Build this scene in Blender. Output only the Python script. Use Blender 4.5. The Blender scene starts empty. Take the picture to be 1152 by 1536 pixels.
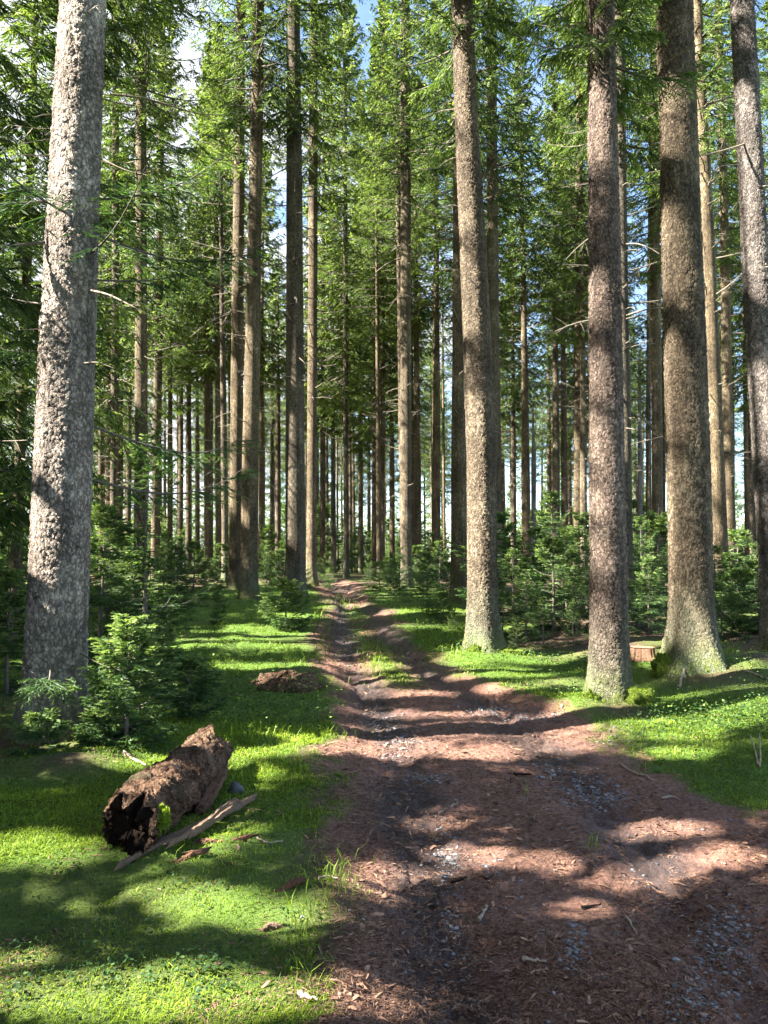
import bpy, math, numpy as np
from mathutils import Vector
PI = math.pi
R = np.random.default_rng(7)
sc = bpy.context.scene
COL = sc.collection

# ------------------------------------------------------------------ camera numbers
F, CX, CY, TH, CZ = 1160.0, 576.0, 768.0, math.radians(4.0), 1.6
ct, st = math.cos(TH), math.sin(TH)
SUN_A, SUN_E = math.radians(77.5), math.radians(42)
SUN = np.array([-math.sin(SUN_A)*math.cos(SUN_E), -math.cos(SUN_A)*math.cos(SUN_E), math.sin(SUN_E)])

# ------------------------------------------------------------------ noise
def _h(i, j, k, s):
    n = (i*374761393 + j*668265263 + k*2147483647 + s*1274126177) & 0xFFFFFFFF
    n = ((n ^ (n >> 13)) * 1103515245) & 0xFFFFFFFF
    n = ((n ^ (n >> 16)) * 69069) & 0xFFFFFFFF
    return ((n ^ (n >> 15)) & 0xFFFF) / 65535.0
def vnoise(x, y, z=0.0, s=0):
    x = np.asarray(x, float); y = np.asarray(y, float); z = np.asarray(z, float) + 0*x
    xi, yi, zi = (np.floor(a).astype(np.int64) for a in (x, y, z))
    u, v, w = x-xi, y-yi, z-zi
    u, v, w = (a*a*(3-2*a) for a in (u, v, w))
    o = 0
    for a in (0, 1):
        for b in (0, 1):
            for c in (0, 1):
                o = o + _h(xi+a, yi+b, zi+c, s)*(u if a else 1-u)*(v if b else 1-v)*(w if c else 1-w)
    return o*2-1
def fbm(x, y, z=0.0, s=0, n=3):
    o = 0; a = 1.0; f = 1.0
    for i in range(n):
        o = o + a*vnoise(np.asarray(x)*f, np.asarray(y)*f, np.asarray(z)*f, s+i); a *= .5; f *= 2.03
    return o
def sstep(a, b, x):
    t = np.clip((np.asarray(x, float)-a)/(b-a), 0, 1); return t*t*(3-2*t)

# ------------------------------------------------------------------ terrain
_py = np.linspace(-40, 320, 3601)
_pz = np.interp(_py, [-40, 0, 9, 12.5, 19, 24, 30, 45, 70, 120, 320], [0, 0, 0, .13, .55, .75, .86, 1.0, 1.15, 1.25, 1.0])
_ker = np.hanning(31); _ker /= _ker.sum()
_pz = np.convolve(np.pad(_pz, 15, mode='edge'), _ker, 'valid')
def prof(y): return np.interp(y, _py, _pz)
def px2g(px, py, zoff=0.0):
    """where the photograph's pixel meets the ground"""
    u = (px-CX)/F; v = (CY-py)/F
    dy, dz = ct-v*st, st+v*ct
    t = 5.0
    for _ in range(60):
        z = float(prof(t*dy))+zoff
        if dz < -1e-4: t = .5*t+.5*min(120, (z-CZ)/dz)
    return t*u, t*dy
_le = [(470,1536),(500,1400),(492,1300),(476,1200),(500,1120),(505,1060),(478,1000),(480,970),(497,930),(500,915),(482,893),(478,882)]
_re = [(1500,1536),(1290,1300),(1152,1235),(1010,1175),(930,1125),(880,1080),(760,1045),(650,1003),(610,965),(580,925),(562,910),(538,893),(536,880)]
def edge(l, ext, first):
    p = sorted([px2g(*q)[::-1] for q in l]); p = [(-40, first), (1.2, first)] + p + ext
    return np.array([a for a, b in p]), np.array([b for a, b in p])
EL = edge(_le, [(40, -4.6), (48, -7.5), (60, -13), (90, -28)], -.25)
ER = edge(_re, [(40, -2.6), (48, -5.2), (60, -10.5), (90, -25)], 2.3)
def path_s(x, y):
    """signed distance inside the track (+ inside), ragged"""
    l = np.interp(y, *EL); r = np.interp(y, *ER)
    n = fbm(np.asarray(x)*1.6, np.asarray(y)*1.1, 3.0, 5)*.16 + fbm(np.asarray(x)*7, np.asarray(y)*5, 1.0, 9)*.05
    return np.minimum(x-l, r-x)+n
_rut1 = [(680,1536),(650,1400),(625,1250),(590,1120),(566,1060),(520,985),(512,940),(514,910),(512,893),(508,882)]
_rut2 = [(1180,1536),(1060,1400),(950,1260),(880,1180),(800,1105),(735,1060),(640,1010),(595,965),(560,925),(545,908),(527,893),(525,882)]
RU1 = edge(_rut1, [(45, -4.8), (60, -12), (90, -27)], .25)
RU2 = edge(_rut2, [(45, -4.0), (60, -11), (90, -26)], 1.45)
MOUNDS = []      # x, y, height, radius
def terrain(x, y, fine=True):
    x = np.asarray(x, float); y = np.asarray(y, float)
    z = prof(y) + .05*sstep(-1.2, -3.2, x)*sstep(2, 6, y) + .14*sstep(2.4, 4.2, x)*sstep(5, 9, y)
    far = sstep(14, 40, y)
    z = z + (.25*far)*fbm(x*.09, y*.09, 0, 21, 2)*sstep(1, 6, np.abs(x+.06*y))
    for mx, my, mh, mr in MOUNDS:
        d2 = ((x-mx)**2+(y-my)**2)/(mr*mr)
        z = z + mh*np.exp(-d2)
    s = path_s(x, y)
    ins = sstep(-.15, .35, s)
    z = z + (1-ins)*(.05*fbm(x*.9, y*.9, 0, 31, 3) + .05)
    rw = .2+.01*np.clip(y, 0, 20)
    r1 = np.exp(-((x-np.interp(y, *RU1))/rw)**2); r2 = np.exp(-((x-np.interp(y, *RU2))/rw)**2)
    z = z + ins*(-.055*r1*(1+.6*vnoise(x*2, y*1.1, 0, 3)) - .05*r2*(1+.6*vnoise(x*2, y*1.1, 4, 3)) + .013*fbm(x*1.1, y*1.3, 0, 41, 3))
    if fine:
        z = z + ins*((.010+.016*np.maximum(r1, r2))*fbm(x*7, y*7, 0, 51, 3)+(.010+.010*np.maximum(r1, r2))*np.abs(fbm(x*19, y*16, 0, 61, 3))) + (1-ins)*.012*fbm(x*6, y*6, 0, 71, 2)
    return z
def tz(x, y): return float(terrain(np.array([x]), np.array([y]))[0])

# ------------------------------------------------------------------ mesh helpers
class MB:
    def __init__(s): s.v = []; s.f = []; s.m = []; s.a = {}; s.n = 0; s.sm = []
    def add(s, v, f, mat=0, smooth=False, **at):
        v = np.asarray(v, np.float32).reshape(-1, 3); f = np.asarray(f, np.int64)
        s.v.append(v); s.f.append(f+s.n); s.m.append(np.full(len(f), mat, np.int32)); s.sm.append(np.full(len(f), smooth, bool))
        for k in set(list(s.a)+list(at)):
            if k not in s.a: s.a[k] = [np.zeros(s.n, np.float32)] if s.n else []
            x = at.get(k, 0.0)
            s.a[k].append(np.broadcast_to(np.asarray(x, np.float32), (len(v),)).astype(np.float32))
        s.n += len(v)
    def mesh(s, name, mats):
        me = bpy.data.meshes.new(name)
        v = np.concatenate(s.v); me.vertices.add(len(v)); me.vertices.foreach_set('co', v.ravel())
        lt = np.concatenate([np.full(len(f), f.shape[1], np.int32) for f in s.f if len(f)])
        lv = np.concatenate([f.ravel() for f in s.f if len(f)]).astype(np.int32)
        me.loops.add(len(lv)); me.loops.foreach_set('vertex_index', lv)
        ls = np.concatenate([[0], np.cumsum(lt)[:-1]]).astype(np.int32)
        me.polygons.add(len(lt)); me.polygons.foreach_set('loop_start', ls)
        me.polygons.foreach_set('material_index', np.concatenate(s.m)); me.polygons.foreach_set('use_smooth', np.concatenate(s.sm))
        for k, l in s.a.items():
            at = me.attributes.new(k, 'FLOAT', 'POINT'); at.data.foreach_set('value', np.concatenate(l))
        for m in mats: me.materials.append(m)
        me.update(calc_edges=True)
        return me
def link(name, me, parent=None, loc=(0, 0, 0)):
    o = bpy.data.objects.new(name, me); COL.objects.link(o); o.location = loc
    if parent is not None: o.parent = parent
    return o
def tag(o, label=None, cat=None, group=None, kind=None):
    for k, v in (('label', label), ('category', cat), ('group', group), ('kind', kind)):
        if v: o[k] = v
    return o
def thing(name, label, cat, loc, group=None):
    return tag(link(name, None, None, loc), label, cat, group)
def nrm(a): return a/np.maximum(np.linalg.norm(a, axis=-1, keepdims=True), 1e-9)
def tubes(mb, P, Rr, S=4, mat=0, cap=False, **at):
    """P (B,K,3) polylines, Rr (B,K) radii -> tubes"""
    P = np.asarray(P, float); B, K, _ = P.shape
    T = nrm(np.gradient(P, axis=1))
    up = np.where(np.abs(T[..., 2:3]) > .9, np.array([1., 0, 0]), np.array([0, 0, 1.]))
    a = nrm(np.cross(T, up)); b = np.cross(T, a)
    th = np.arange(S)/S*2*PI
    V = P[:, :, None, :] + np.asarray(Rr)[:, :, None, None]*(a[:, :, None, :]*np.cos(th)[None, None, :, None]+b[:, :, None, :]*np.sin(th)[None, None, :, None])
    idx = np.arange(B*K*S).reshape(B, K, S)
    q = np.stack([idx[:, :-1], np.roll(idx, -1, 2)[:, :-1], np.roll(idx, -1, 2)[:, 1:], idx[:, 1:]], -1).reshape(-1, 4)
    for k in list(at):
        x = np.asarray(at[k], float)
        if x.ndim == 1: at[k] = np.repeat(x, K*S)
        elif x.ndim == 2: at[k] = np.repeat(x.ravel(), S)
    mb.add(V.reshape(-1, 3), q, mat, True, **at)
    if cap:
        for e in (0, K-1):
            mb.add(V[:, e].reshape(-1, 3), np.arange(B*S).reshape(B, S), mat, False, **{k: 0 for k in at})
def rperp(rng, d):
    r = rng.normal(size=d.shape); return nrm(np.cross(d, r))
def diamonds(mb, b, t, w, mat, tint, rng):
    d = nrm(t-b); p = rperp(rng, d)*(w[:, None]*.5); n = len(b)
    m = b*.55+t*.45; fold = np.cross(d, p)*.35
    V = np.stack([b, m+p+fold, t, m-p+fold], 1)
    mb.add(V.reshape(-1, 3), np.arange(n*4).reshape(n, 4), mat, False, tint=np.repeat(tint, 4)+np.tile([-.12, 0, .15, 0], n))
def needles(mb, b, t, k, nl, nw, mat, tint, rng):
    n = len(b); d = nrm(t-b); L = np.linalg.norm(t-b, axis=1)
    s = (np.arange(k)+rng.random((n, k)))/k
    side = nrm(np.cross(d, np.array([0, 0, 1.])+1e-3*rng.normal(size=d.shape))); upv = np.cross(side, d)
    ph = rng.random((n, k))*2*PI
    pd = side[:, None]*np.cos(ph)[..., None]*1.15+upv[:, None]*(np.sin(ph)[..., None]*.75+.15)
    nd = nrm(d[:, None]*.75+pd)
    p0 = b[:, None]+d[:, None]*(L[:, None]*s)[..., None]
    ln = nl*(.7+.5*rng.random((n, k)))*(1-.35*s**3)
    wv = nrm(np.cross(nd, rng.normal(size=nd.shape)))*nw*.5
    V = np.stack([p0-wv, p0+wv, p0+nd*ln[..., None]], 2)
    tt = np.repeat(np.broadcast_to(tint[:, None], (n, k)).ravel()+rng.normal(size=n*k)*.06+(s.ravel()-.5)*.2, 3)
    mb.add(V.reshape(-1, 3), np.arange(n*k*3).reshape(-1, 3), mat, False, tint=tt)

# ------------------------------------------------------------------ materials
def mat(name):
    m = bpy.data.materials.new(name); m.use_nodes = True; nt = m.node_tree; nt.nodes.clear()
    out = nt.nodes.new('ShaderNodeOutputMaterial')
    def N(t, **k):
        n = nt.nodes.new('ShaderNode'+t)
        for a, b in k.items():
            if a.startswith('i_'):
                key = a[2:]; key = int(key) if key.isdigit() else key.replace('_', ' ')
                n.inputs[key].default_value = b
            else: setattr(n, a, b)
        return n
    L = lambda a, b: nt.links.new(a, b)
    return m, N, L, out
def attr(N, name): return N('Attribute', attribute_name=name).outputs['Fac']
def ramp(N, L, fac, pts):
    r = N('ValToRGB'); e = r.color_ramp.elements
    while len(e) < len(pts): e.new(.5)
    for i, (p, c) in enumerate(pts):
        e[i].position = p; e[i].color = (*c, 1)
    if fac is not None: L(fac, r.inputs[0])
    return r.outputs[0]
def math2(N, L, op, a, b=None, c=None, clamp=False):
    n = N('Math', operation=op, use_clamp=clamp)
    for i, x in enumerate((a, b, c)):
        if x is None: continue
        if isinstance(x, (int, float)): n.inputs[i].default_value = x
        else: L(x, n.inputs[i])
    return n.outputs[0]
def mix(N, L, fac, a, b, blend='MIX'):
    n = N('Mix', data_type='RGBA', blend_type=blend)
    for s, x in ((n.inputs[0], fac), (n.inputs[6], a), (n.inputs[7], b)):
        if isinstance(x, (int, float)): s.default_value = x
        elif isinstance(x, tuple): s.default_value = (*x, 1)
        else: L(x, s)
    return n.outputs[2]
def foliage_mat(name, dark, mid, bright, trans=.35, rough=.55, spec=.25):
    m, N, L, out = mat(name)
    oi = N('ObjectInfo')
    t = math2(N, L, 'ADD', attr(N, 'tint'), math2(N, L, 'MULTIPLY_ADD', oi.outputs['Random'], .24, -.12))
    c = ramp(N, L, t, [(0, dark), (.5, mid), (1, bright)])
    p = N('BsdfPrincipled', i_Roughness=rough); p.inputs['Specular IOR Level'].default_value = spec
    tr = N('BsdfTranslucent'); L(c, p.inputs['Base Color'])
    L(mix(N, L, 1.0, c, (1.15, 1.25, .55), 'MULTIPLY'), tr.inputs[0])
    ms = N('MixShader', i_0=trans); L(p.outputs[0], ms.inputs[1]); L(tr.outputs[0], ms.inputs[2]); L(ms.outputs[0], out.inputs[0])
    return m
M = {}
M['needle'] = foliage_mat('spruce_needles', (.018, .038, .014), (.110, .165, .046), (.35, .41, .13), .45)
M['young'] = foliage_mat('young_spruce_needles', (.014, .036, .014), (.060, .115, .036), (.25, .33, .10))
M['grass'] = foliage_mat('grass_blades', (.030, .058, .006), (.112, .185, .013), (.29, .37, .035), .35)
M['leaf'] = foliage_mat('bilberry_leaves', (.010, .028, .012), (.045, .095, .028), (.20, .28, .06), .3, .55, .15)
def plain_mat(name, c1, c2, scale=8, rough=.85, bump=.4, aname=None, stretch=(1, 1, 1), spec=.25):
    m, N, L, out = mat(name)
    tc = N('TexCoord'); mp = N('Mapping'); mp.inputs['Scale'].default_value = stretch; L(tc.outputs['Object'], mp.inputs[0])
    n = N('TexNoise', i_Scale=scale, i_Detail=6.0, i_Roughness=.65); L(mp.outputs[0], n.inputs['Vector'])
    f = n.outputs['Fac']
    if aname: f = math2(N, L, 'ADD', math2(N, L, 'MULTIPLY_ADD', f, .5, -.25), attr(N, aname))
    else: f = math2(N, L, 'MULTIPLY_ADD', f, 2.0, -.5)
    c = ramp(N, L, f, [(0, c1), (1, c2)])
    p = N('BsdfPrincipled', i_Roughness=rough); p.inputs['Specular IOR Level'].default_value = spec
    L(c, p.inputs['Base Color'])
    b = N('Bump', i_Strength=bump, i_Distance=.01); L(n.outputs['Fac'], b.inputs['Height']); L(b.outputs[0], p.inputs['Normal'])
    L(p.outputs[0], out.inputs[0])
    return m
M['twig'] = plain_mat('branch_wood', (.05, .04, .03), (.17, .145, .12), 20, .9, .3)
M['litter'] = plain_mat('needle_litter', (.035, .016, .011), (.37, .22, .145), 30, .8, .2, 'tint')
M['stone'] = plain_mat('stone', (.038, .039, .043), (.225, .225, .235), 25, .55, .35, 'tint', spec=.5)
M['rotwood'] = plain_mat('rotten_wood', (.012, .007, .006), (.19, .095, .055), 26, .95, 1.0, 'tint', (1, 1, 1))
M['slab'] = plain_mat('weathered_split_wood', (.05, .030, .020), (.25, .165, .11), 22, .9, .8, None, (8, 1, 8))
M['stick'] = plain_mat('bare_stick', (.10, .07, .05), (.42, .33, .25), 40, .85, .4)
M['moss'] = plain_mat('moss', (.03, .05, .006), (.12, .155, .018), 60, 1.0, 1.0)

def bark_mat(name, dark, mid, light, disp, algae=.5, flake=29.0, lichen=(.16, .20, .14)):
    """scaly spruce bark: small rounded plates with dark cracks; greenish algae at the tree's foot"""
    m, N, L, out = mat(name)
    tc = N('TexCoord'); oi = N('ObjectInfo')
    mp = N('Mapping'); mp.inputs['Scale'].default_value = (1, 1, .62); L(tc.outputs['Object'], mp.inputs[0])
    cmb = N('CombineXYZ'); r7 = math2(N, L, 'MULTIPLY', oi.outputs['Random'], 37.0)
    for i in range(3): L(r7, cmb.inputs[i])
    va = N('VectorMath', operation='ADD'); L(mp.outputs[0], va.inputs[0]); L(cmb.outputs[0], va.inputs[1])
    nz = N('TexNoise', i_Scale=14.0, i_Detail=3.0); L(va.outputs[0], nz.inputs['Vector'])
    nz.inputs['Scale'].default_value = 22.0; nz.inputs['Detail'].default_value = 5.0; nz.inputs['Roughness'].default_value = .6
    vs = N('VectorMath', operation='MULTIPLY_ADD'); L(nz.outputs['Color'], vs.inputs[0]); vs.inputs[1].default_value = (.055,)*3; L(va.outputs[0], vs.inputs[2])
    vo = N('TexVoronoi', feature='F1', i_Scale=flake); L(vs.outputs[0], vo.inputs['Vector'])
    ve = N('TexVoronoi', feature='DISTANCE_TO_EDGE', i_Scale=flake); L(vs.outputs[0], ve.inputs['Vector'])
    v2 = N('TexVoronoi', feature='F1', i_Scale=flake*2.3); L(vs.outputs[0], v2.inputs['Vector'])
    big = N('TexNoise', i_Scale=2.2, i_Detail=4.0); L(va.outputs[0], big.inputs['Vector'])
    medn = N('TexNoise', i_Scale=18.0, i_Detail=5.0, i_Roughness=.65); L(va.outputs[0], medn.inputs['Vector'])
    fine = N('TexNoise', i_Scale=110.0, i_Detail=4.0, i_Roughness=.75); L(va.outputs[0], fine.inputs['Vector'])
    crack = math2(N, L, 'ADD', math2(N, L, 'MULTIPLY', ve.outputs['Distance'], 4.5), math2(N, L, 'MULTIPLY_ADD', medn.outputs['Fac'], 3.4, -1.68), clamp=True)
    sep = N('SeparateColor'); L(vo.outputs['Color'], sep.inputs[0]); sep2 = N('SeparateColor'); L(v2.outputs['Color'], sep2.inputs[0])
    h = math2(N, L, 'MULTIPLY_ADD', sep.outputs[0], .45, math2(N, L, 'MULTIPLY', crack, .45))
    h = math2(N, L, 'MULTIPLY_ADD', sep2.outputs[0], .30, h)
    h = math2(N, L, 'MULTIPLY_ADD', fine.outputs['Fac'], .30, h)
    tone = math2(N, L, 'MULTIPLY_ADD', sep2.outputs[1], .30, math2(N, L, 'MULTIPLY_ADD', big.outputs['Fac'], 1.15, -.47))
    tone = math2(N, L, 'MULTIPLY_ADD', medn.outputs['Fac'], .45, math2(N, L, 'SUBTRACT', tone, .07))
    tone = math2(N, L, 'MULTIPLY_ADD', fine.outputs['Fac'], .5, math2(N, L, 'SUBTRACT', tone, .24))
    c = ramp(N, L, tone, [(0, dark), (.45, mid), (1, light)])
    c = mix(N, L, math2(N, L, 'MULTIPLY_ADD', crack, -.62, .62), c, tuple(x*.45 for x in dark))
    ms_ = N('Mapping'); ms_.inputs['Scale'].default_value = (1, 1, .10); L(va.outputs[0], ms_.inputs[0])
    stn = N('TexNoise', i_Scale=9.0, i_Detail=4.0, i_Roughness=.6); L(ms_.outputs[0], stn.inputs['Vector'])
    c = mix(N, L, 1.0, c, ramp(N, L, stn.outputs['Fac'], [(.30, (.62, .62, .62)), (.5, (1, 1, 1)), (.72, (1.28, 1.26, 1.22))]), 'MULTIPLY')
    spk = N('TexVoronoi', i_Scale=3.2); L(va.outputs[0], spk.inputs['Vector'])
    kn = math2(N, L, 'MULTIPLY_ADD', spk.outputs['Distance'], -16.0, 1.9, clamp=True)
    c = mix(N, L, math2(N, L, 'MULTIPLY', kn, .75), c, tuple(x*.5 for x in dark))
    geo = N('SeparateXYZ'); L(tc.outputs['Object'], geo.inputs[0])
    a1 = math2(N, L, 'SUBTRACT', 1.0, math2(N, L, 'DIVIDE', geo.outputs[2], 1.1), clamp=True)
    an = math2(N, L, 'MULTIPLY', math2(N, L, 'MULTIPLY_ADD', big.outputs['Fac'], 2.4, -.55, clamp=True), a1)
    c = mix(N, L, math2(N, L, 'MULTIPLY', an, algae), c, lichen)
    li = math2(N, L, 'MULTIPLY_ADD', medn.outputs['Fac'], 6.0, math2(N, L, 'MULTIPLY_ADD', big.outputs['Fac'], 5.0, -6.2), clamp=True)
    c = mix(N, L, math2(N, L, 'MULTIPLY', li, .3), c, tuple(min(1, x*1.25+.04) for x in light))
    a2 = math2(N, L, 'SUBTRACT', 1.0, math2(N, L, 'DIVIDE', geo.outputs[2], .38), clamp=True)
    mo = math2(N, L, 'MULTIPLY', math2(N, L, 'MULTIPLY_ADD', medn.outputs['Fac'], 5.0, -1.9, clamp=True), a2)
    c = mix(N, L, math2(N, L, 'MULTIPLY', mo, .85), c, (.075, .11, .014))
    c = mix(N, L, 1.0, c, ramp(N, L, oi.outputs['Random'], [(0, (.82, .84, .86)), (.35, (1, .96, .90)), (.7, (1.0, .93, .80)), (1, (.9, .86, .88))]), 'MULTIPLY')
    c = mix(N, L, attr(N, 'twig'), c, (.30, .26, .21))
    p = N('BsdfPrincipled', i_Roughness=.9); p.inputs['Specular IOR Level'].default_value = .15; L(c, p.inputs['Base Color'])
    b = N('Bump', i_Strength=.9, i_Distance=.022); L(h, b.inputs['Height'])
    if disp:
        d = N('Displacement', i_Scale=.022, i_Midlevel=.5)
        L(math2(N, L, 'MULTIPLY', h, math2(N, L, 'SUBTRACT', 1.0, attr(N, 'twig'))), d.inputs['Height']); L(d.outputs[0], out.inputs['Displacement'])
        m.displacement_method = 'BOTH'
        b.inputs['Strength'].default_value = .35; L(b.outputs[0], p.inputs['Normal'])
    else: L(b.outputs[0], p.inputs['Normal'])
    L(p.outputs[0], out.inputs[0])
    return m
M['bark_grey'] = bark_mat('grey_flaky_spruce_bark', (.085, .070, .062), (.33, .285, .25), (.60, .55, .49), True, .55)
M['bark_dull'] = bark_mat('dull_grey_spruce_bark', (.045, .04, .04), (.165, .15, .145), (.34, .32, .31), True, .5)
M['bark_purple'] = bark_mat('purple_brown_spruce_bark', (.044, .036, .034), (.170, .136, .125), (.35, .295, .265), True, .8)
M['bark_brown'] = bark_mat('brown_spruce_bark', (.045, .036, .028), (.155, .125, .092), (.31, .26, .19), True, .8)
M['bark'] = bark_mat('spruce_bark', (.042, .034, .026), (.150, .122, .086), (.30, .255, .18), False, .6)
M['bark_dead'] = bark_mat('dead_tree_bark', (.12, .12, .13), (.30, .30, .32), (.50, .50, .52), False, .0)

def rot_mat():
    m, N, L, out = mat('rotten_log_wood')
    tc = N('TexCoord')
    a = N('TexNoise', i_Scale=7.0, i_Detail=6.0, i_Roughness=.7); b_ = N('TexNoise', i_Scale=45.0, i_Detail=5.0, i_Roughness=.75); c_ = N('TexNoise', i_Scale=4.0, i_Detail=3.0)
    mp = N('Mapping'); mp.inputs['Scale'].default_value = (1, .22, 1); L(tc.outputs['Object'], mp.inputs[0])
    f_ = N('TexNoise', i_Scale=60.0, i_Detail=4.0, i_Roughness=.7); L(mp.outputs[0], f_.inputs['Vector'])
    v = N('TexVoronoi', i_Scale=24.0)
    for n in (a, b_, c_, v): L(tc.outputs['Object'], n.inputs['Vector'])
    k = math2(N, L, 'MULTIPLY_ADD', a.outputs['Fac'], 1.6, math2(N, L, 'MULTIPLY_ADD', b_.outputs['Fac'], 1.1, -.95))
    k = math2(N, L, 'MULTIPLY_ADD', f_.outputs['Fac'], 1.0, math2(N, L, 'SUBTRACT', k, .42))
    c = ramp(N, L, k, [(0, (.010, .006, .005)), (.33, (.070, .040, .026)), (.62, (.21, .128, .082)), (1, (.40, .29, .20))])
    g = math2(N, L, 'MULTIPLY_ADD', c_.outputs['Fac'], 5.0, -2.75, clamp=True)
    c = mix(N, L, math2(N, L, 'MULTIPLY', g, .6), c, (.12, .125, .075))
    hole = math2(N, L, 'MULTIPLY_ADD', v.outputs['Distance'], -4.0, 1.1, clamp=True)
    c = mix(N, L, math2(N, L, 'MULTIPLY', hole, math2(N, L, 'MULTIPLY_ADD', a.outputs['Fac'], 4.0, -1.6, clamp=True)), c, (.006, .004, .003))
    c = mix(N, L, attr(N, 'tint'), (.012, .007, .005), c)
    p = N('BsdfPrincipled', i_Roughness=.95); p.inputs['Specular IOR Level'].default_value = .1; L(c, p.inputs['Base Color'])
    b = N('Bump', i_Strength=.8, i_Distance=.02); L(k, b.inputs['Height']); L(b.outputs[0], p.inputs['Normal'])
    d = N('Displacement', i_Scale=.026, i_Midlevel=.6); L(k, d.inputs['Height']); L(d.outputs[0], out.inputs['Displacement'])
    m.displacement_method = 'BOTH'; L(p.outputs[0], out.inputs[0])
    return m
M['log'] = rot_mat()
def ground_mat():
    m, N, L, out = mat('forest_floor')
    tc = N('TexCoord')
    n1 = N('TexNoise', i_Scale=2.3, i_Detail=5.0); L(tc.outputs['Object'], n1.inputs['Vector'])
    n2 = N('TexNoise', i_Scale=38.0, i_Detail=6.0, i_Roughness=.7); L(tc.outputs['Object'], n2.inputs['Vector'])
    n3 = N('TexNoise', i_Scale=140.0, i_Detail=4.0, i_Roughness=.7); L(tc.outputs['Object'], n3.inputs['Vector'])
    vo = N('TexVoronoi', i_Scale=60.0); L(tc.outputs['Object'], vo.inputs['Vector'])
    k = math2(N, L, 'MULTIPLY_ADD', n3.outputs['Fac'], 1.0, math2(N, L, 'MULTIPLY_ADD', n2.outputs['Fac'], 1.1, -.55))
    litter = ramp(N, L, k, [(.0, (.032, .016, .011)), (.4, (.132, .065, .046)), (.7, (.275, .152, .108)), (1, (.48, .32, .23))])
    mud = ramp(N, L, k, [(.2, (.018, .012, .011)), (.7, (.075, .050, .045)), (1, (.17, .12, .11))])
    mossc = ramp(N, L, k, [(.1, (.018, .036, .004)), (.5, (.062, .12, .010)), (1, (.14, .20, .03))])
    floor = ramp(N, L, k, [(.1, (.02, .014, .008)), (.6, (.085, .055, .032)), (1, (.20, .14, .08))])
    pth = mix(N, L, attr(N, 'mud'), litter, mud)
    off = mix(N, L, attr(N, 'bare'), mossc, floor)
    c = mix(N, L, attr(N, 'path'), off, pth)
    c = mix(N, L, attr(N, 'meadow'), c, (.14, .20, .04))
    p = N('BsdfPrincipled'); L(c, p.inputs['Base Color'])
    L(math2(N, L, 'MULTIPLY_ADD', math2(N, L, 'MULTIPLY', attr(N, 'mud'), attr(N, 'path')), -.38, .92), p.inputs['Roughness'])
    p.inputs['Specular IOR Level'].default_value = .3
    hh = math2(N, L, 'MULTIPLY_ADD', n2.outputs['Fac'], 1.0, math2(N, L, 'MULTIPLY', n3.outputs['Fac'], .6))
    b = N('Bump', i_Strength=.9, i_Distance=.02); L(hh, b.inputs['Height']); L(b.outputs[0], p.inputs['Normal'])
    L(p.outputs[0], out.inputs[0])
    return m
M['ground'] = ground_mat()

# ------------------------------------------------------------------ where the sun gets through (gaps cut into the crowns up-sun of the track)
e1 = nrm(np.cross(SUN, [0, 0, 1.])); e2 = np.cross(e1, SUN)
GS = .04; GW, GH = 2600, 1800
GAP = np.zeros((GW, GH), bool)
def sunuv(P): return np.asarray(P) @ e1, np.asarray(P) @ e2
def paint(P, rad):
    u, v = sunuv(P); k = int(math.ceil(rad/GS))
    for i in range(-k, k+1):
        for j in range(-k, k+1):
            if (i*i+j*j)*GS*GS <= rad*rad:
                a = np.clip((u/GS).astype(int)+GW//2+i, 0, GW-1); b = np.clip((v/GS).astype(int)+GH//2+j, 0, GH-1)
                GAP[a, b] = True
def in_gap(P):
    u, v = sunuv(P)
    a = np.clip((u/GS).astype(int)+GW//2, 0, GW-1); b = np.clip((v/GS).astype(int)+GH//2, 0, GH-1)
    return GAP[a, b]
LIT = [ # sun flecks on the ground: centre, half sizes (pixels of the photograph), slope
 (610,1116,125,26,0),(760,1113,125,28,0),(865,1090,80,28,0),(700,1118,120,24,0),(1050,1082,100,32,0),(960,1092,50,22,0),(1130,1070,40,25,0),
 (700,1277,60,7,.06),(790,1290,90,7,.05),(975,1322,70,10,-.12),(1060,1290,60,10,-.15),(1120,1285,40,14,-.1),(880,1365,35,7,.1),
 (530,1335,45,22,0),(590,1312,60,8,.1),(560,1490,70,26,0),(620,1510,40,14,0),(660,1232,55,9,.1),(690,1205,30,5,0),(1010,1245,70,6,-.1),
 (555,1000,60,8,0),(590,1040,90,5,0),(540,1028,35,5,0),(640,1072,120,4,0),(585,1018,80,4,0),(760,1030,60,4,0),
 (390,1104,70,14,0),(460,1118,60,12,0),(200,1140,75,17,0),(55,1270,95,26,.03),(405,1372,125,26,.1),(270,1342,110,16,.05),
 (250,1478,210,36,.05),(110,1500,150,42,0),(330,1505,170,34,0),(30,1440,45,12,0),(460,1500,40,25,0),
 (390,998,105,7,0),(330,986,50,4,0),(415,975,28,3,0),(430,1022,45,10,0),(420,950,50,4,0),
 (800,986,95,12,0),(740,1008,90,12,0),(840,1022,50,6,0),(1000,985,60,16,0),(1105,1000,50,14,0),(690,990,35,12,0),
 (515,908,40,5,0),(590,918,30,4,0),(508,887,28,4,0),(545,985,40,4,0),(660,1100,100,8,0),(1000,1130,60,8,-.05),(890,1040,35,10,0)]

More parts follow.
